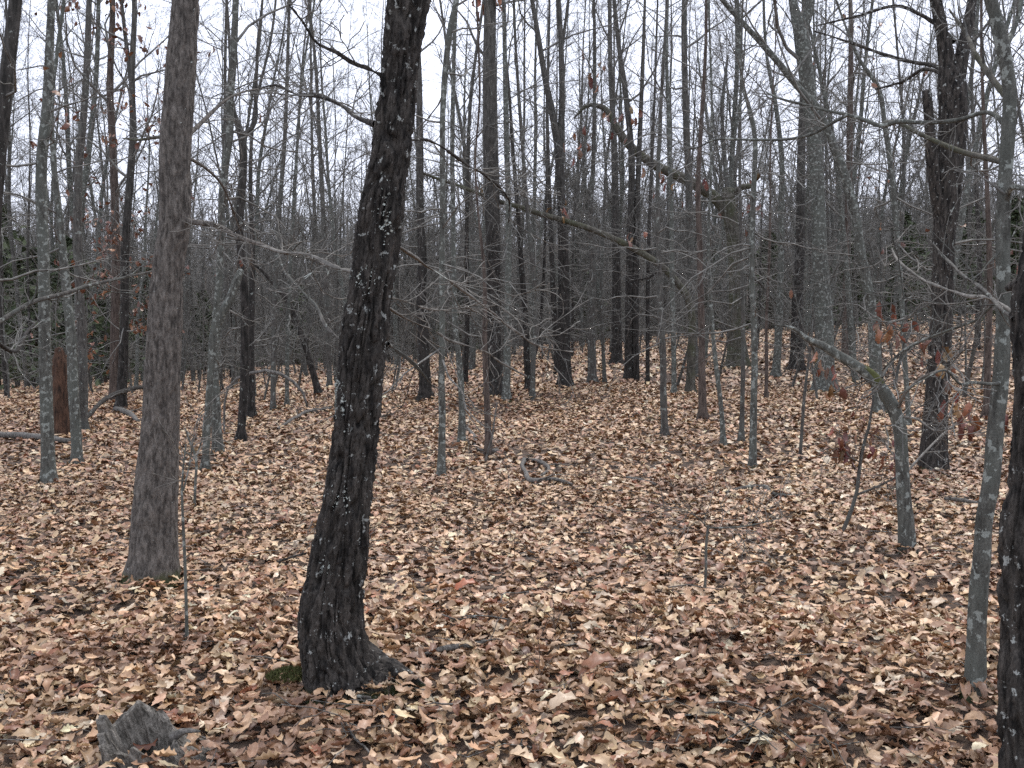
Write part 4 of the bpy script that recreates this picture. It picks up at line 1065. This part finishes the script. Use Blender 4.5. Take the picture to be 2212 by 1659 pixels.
for (u, y, h, lab) in [(-10, 34, 8.5, 'dark green cedar behind the log at the left edge'), (75, 40, 7.0, 'dark green cedar behind the leftmost lichened trunk'), (150, 32, 6.0, 'dark green cedar behind the broken red snag'),
                       (225, 38, 5.5, 'low green cedar left of the two rust-leaved trees'), (310, 44, 6.5, 'green cedar half hidden by the grey-brown trunk'), (440, 46, 5.0, 'small green cedar right of the grey-brown trunk'), (640, 56, 6.0, 'far green cedar behind the bowed thin tree'),
                       (1000, 58, 5.5, 'far green cedar left of the thickest middle trunk'), (1247, 52, 6.0, 'small green cedar right of the forked dark middle trunk'), (1540, 60, 6.5, 'far green cedar left of the broken-topped mossy trunk'), (1660, 52, 6.5, 'green cedar behind the thin orange-brown stem'),
                       (1835, 44, 5.5, 'green cedar behind the reddish pine trunk'), (1950, 42, 6.0, 'green cedar left of the thick black forked tree'), (2085, 48, 7.0, 'green cedar right of the thick black forked tree'), (2190, 40, 6.5, 'green cedar at the right edge behind the lichened trunk')]:
    p, _ = at_depth(u, 700, y)
    tr, me = R.choice(CED)
    copy_thing('cedar_tree', [('trunk', tr), ('foliage', me)], (p.x, y, float(ground_z(p.x, y))), R.uniform(0, 6.28), (h * 0.8 * R.uniform(0.9, 1.2), h * 0.8 * R.uniform(0.9, 1.2), h * 0.72), lab, 'cedar', 'green cedars in the wood')

# far wood on the slope and brush in the hollow: reads as one grey mass
def far_template(seed, H, n, kids, r0, start, fat):
    tr, T = wild_tree(seed, H, r0, n, H * 0.24, kids, 2, low=0, start=start, elev=(0.3, 1.1))
    R = random.Random(seed)
    for L in T.g.values():
        for k, (p, r) in enumerate(L):
            L[k] = (p, [max(x, fat) for x in r[:-1]] + [r[-1]])
    T.add([Vector((0, 0, -0.3)), Vector((R.gauss(0, .1), R.gauss(0, .1), H * .35)), Vector((R.gauss(0, .2), R.gauss(0, .2), H * .7)), Vector((R.gauss(0, .2), R.gauss(0, .2), H))], [r0, r0 * .8, r0 * .5, 0.02], 5)
    me = T.mesh('bare_crown')
    me.materials.append(M['twig'])
    return me

def mass(name, tmpl, n, y0, y1, smin, smax, label, keep=lambda x, y: True):
    """a wood too dense to count: points on the ground, a bare tree set on each by geometry nodes"""
    P, S, A = [], [], []
    while len(P) < n:
        y = (y0 ** 1.7 + (y1 ** 1.7 - y0 ** 1.7) * R.random()) ** (1 / 1.7)
        x = R.uniform(-1, 1) * (0.5 * y + 6)
        if keep(x, y):
            P.append((x, y, float(ground_z(x, y)))); S.append(R.uniform(smin, smax)); A.append(R.uniform(0, 6.28))
    return set_out(name, P, S, [(0, 0, q) for q in A], [R.randrange(len(tmpl)) for _ in P], tmpl, None, M['twig'], None, label=label, category='woodland')

FT = [far_template(500 + k, 13, 22, (7, 4), 0.13, 2.5, 0.012) for k in range(7)]
BT = [far_template(520 + k, 3.4, 14, (7, 4), 0.03, 0.3, 0.005) for k in range(7)]
mass('distant_wood', FT, 2200, 70, 335, 0.75, 1.15, 'grey leafless wood covering the far slope')
mass('distant_brush', BT, 1700, 40, 130, 0.8, 2.1, 'grey tangle of brush in the hollow behind the trunks')

# thin seedling stems standing in the near leaves
SEED = []
for k in range(5):
    R3 = random.Random(900 + k)
    T = Tubes()
    p, d = Vector((0, 0, -0.03)), Vector((R3.gauss(0, .15), R3.gauss(0, .15), 1)).normalized()
    shoot(T, p, d, R3.uniform(0.28, 0.5), 0.0028, 0, 0.03, 0.10, (4, 2), 2, R3)
    me = T.mesh('stem'); me.materials.append(M['red'])
    SEED.append(me)
for (u, v) in [(1180, 1500), (1390, 1480), (1210, 1390), (1440, 1350), (1560, 1420), (1590, 1360), (1870, 1330), (1700, 1480), (830, 1560), (900, 1310), (1120, 1240), (985, 1225), (1985, 1300), (560, 1330), (480, 1480), (230, 1420)][:12]:
    g = on_ground(u, v)
    copy_thing('seedling', [('stem', R.choice(SEED))], g, R.uniform(0, 6.28), R.uniform(0.4, 0.75), 'hair-thin dark leafless seedling stem standing in the near leaves', 'seedling', 'seedling stems in the near leaves')
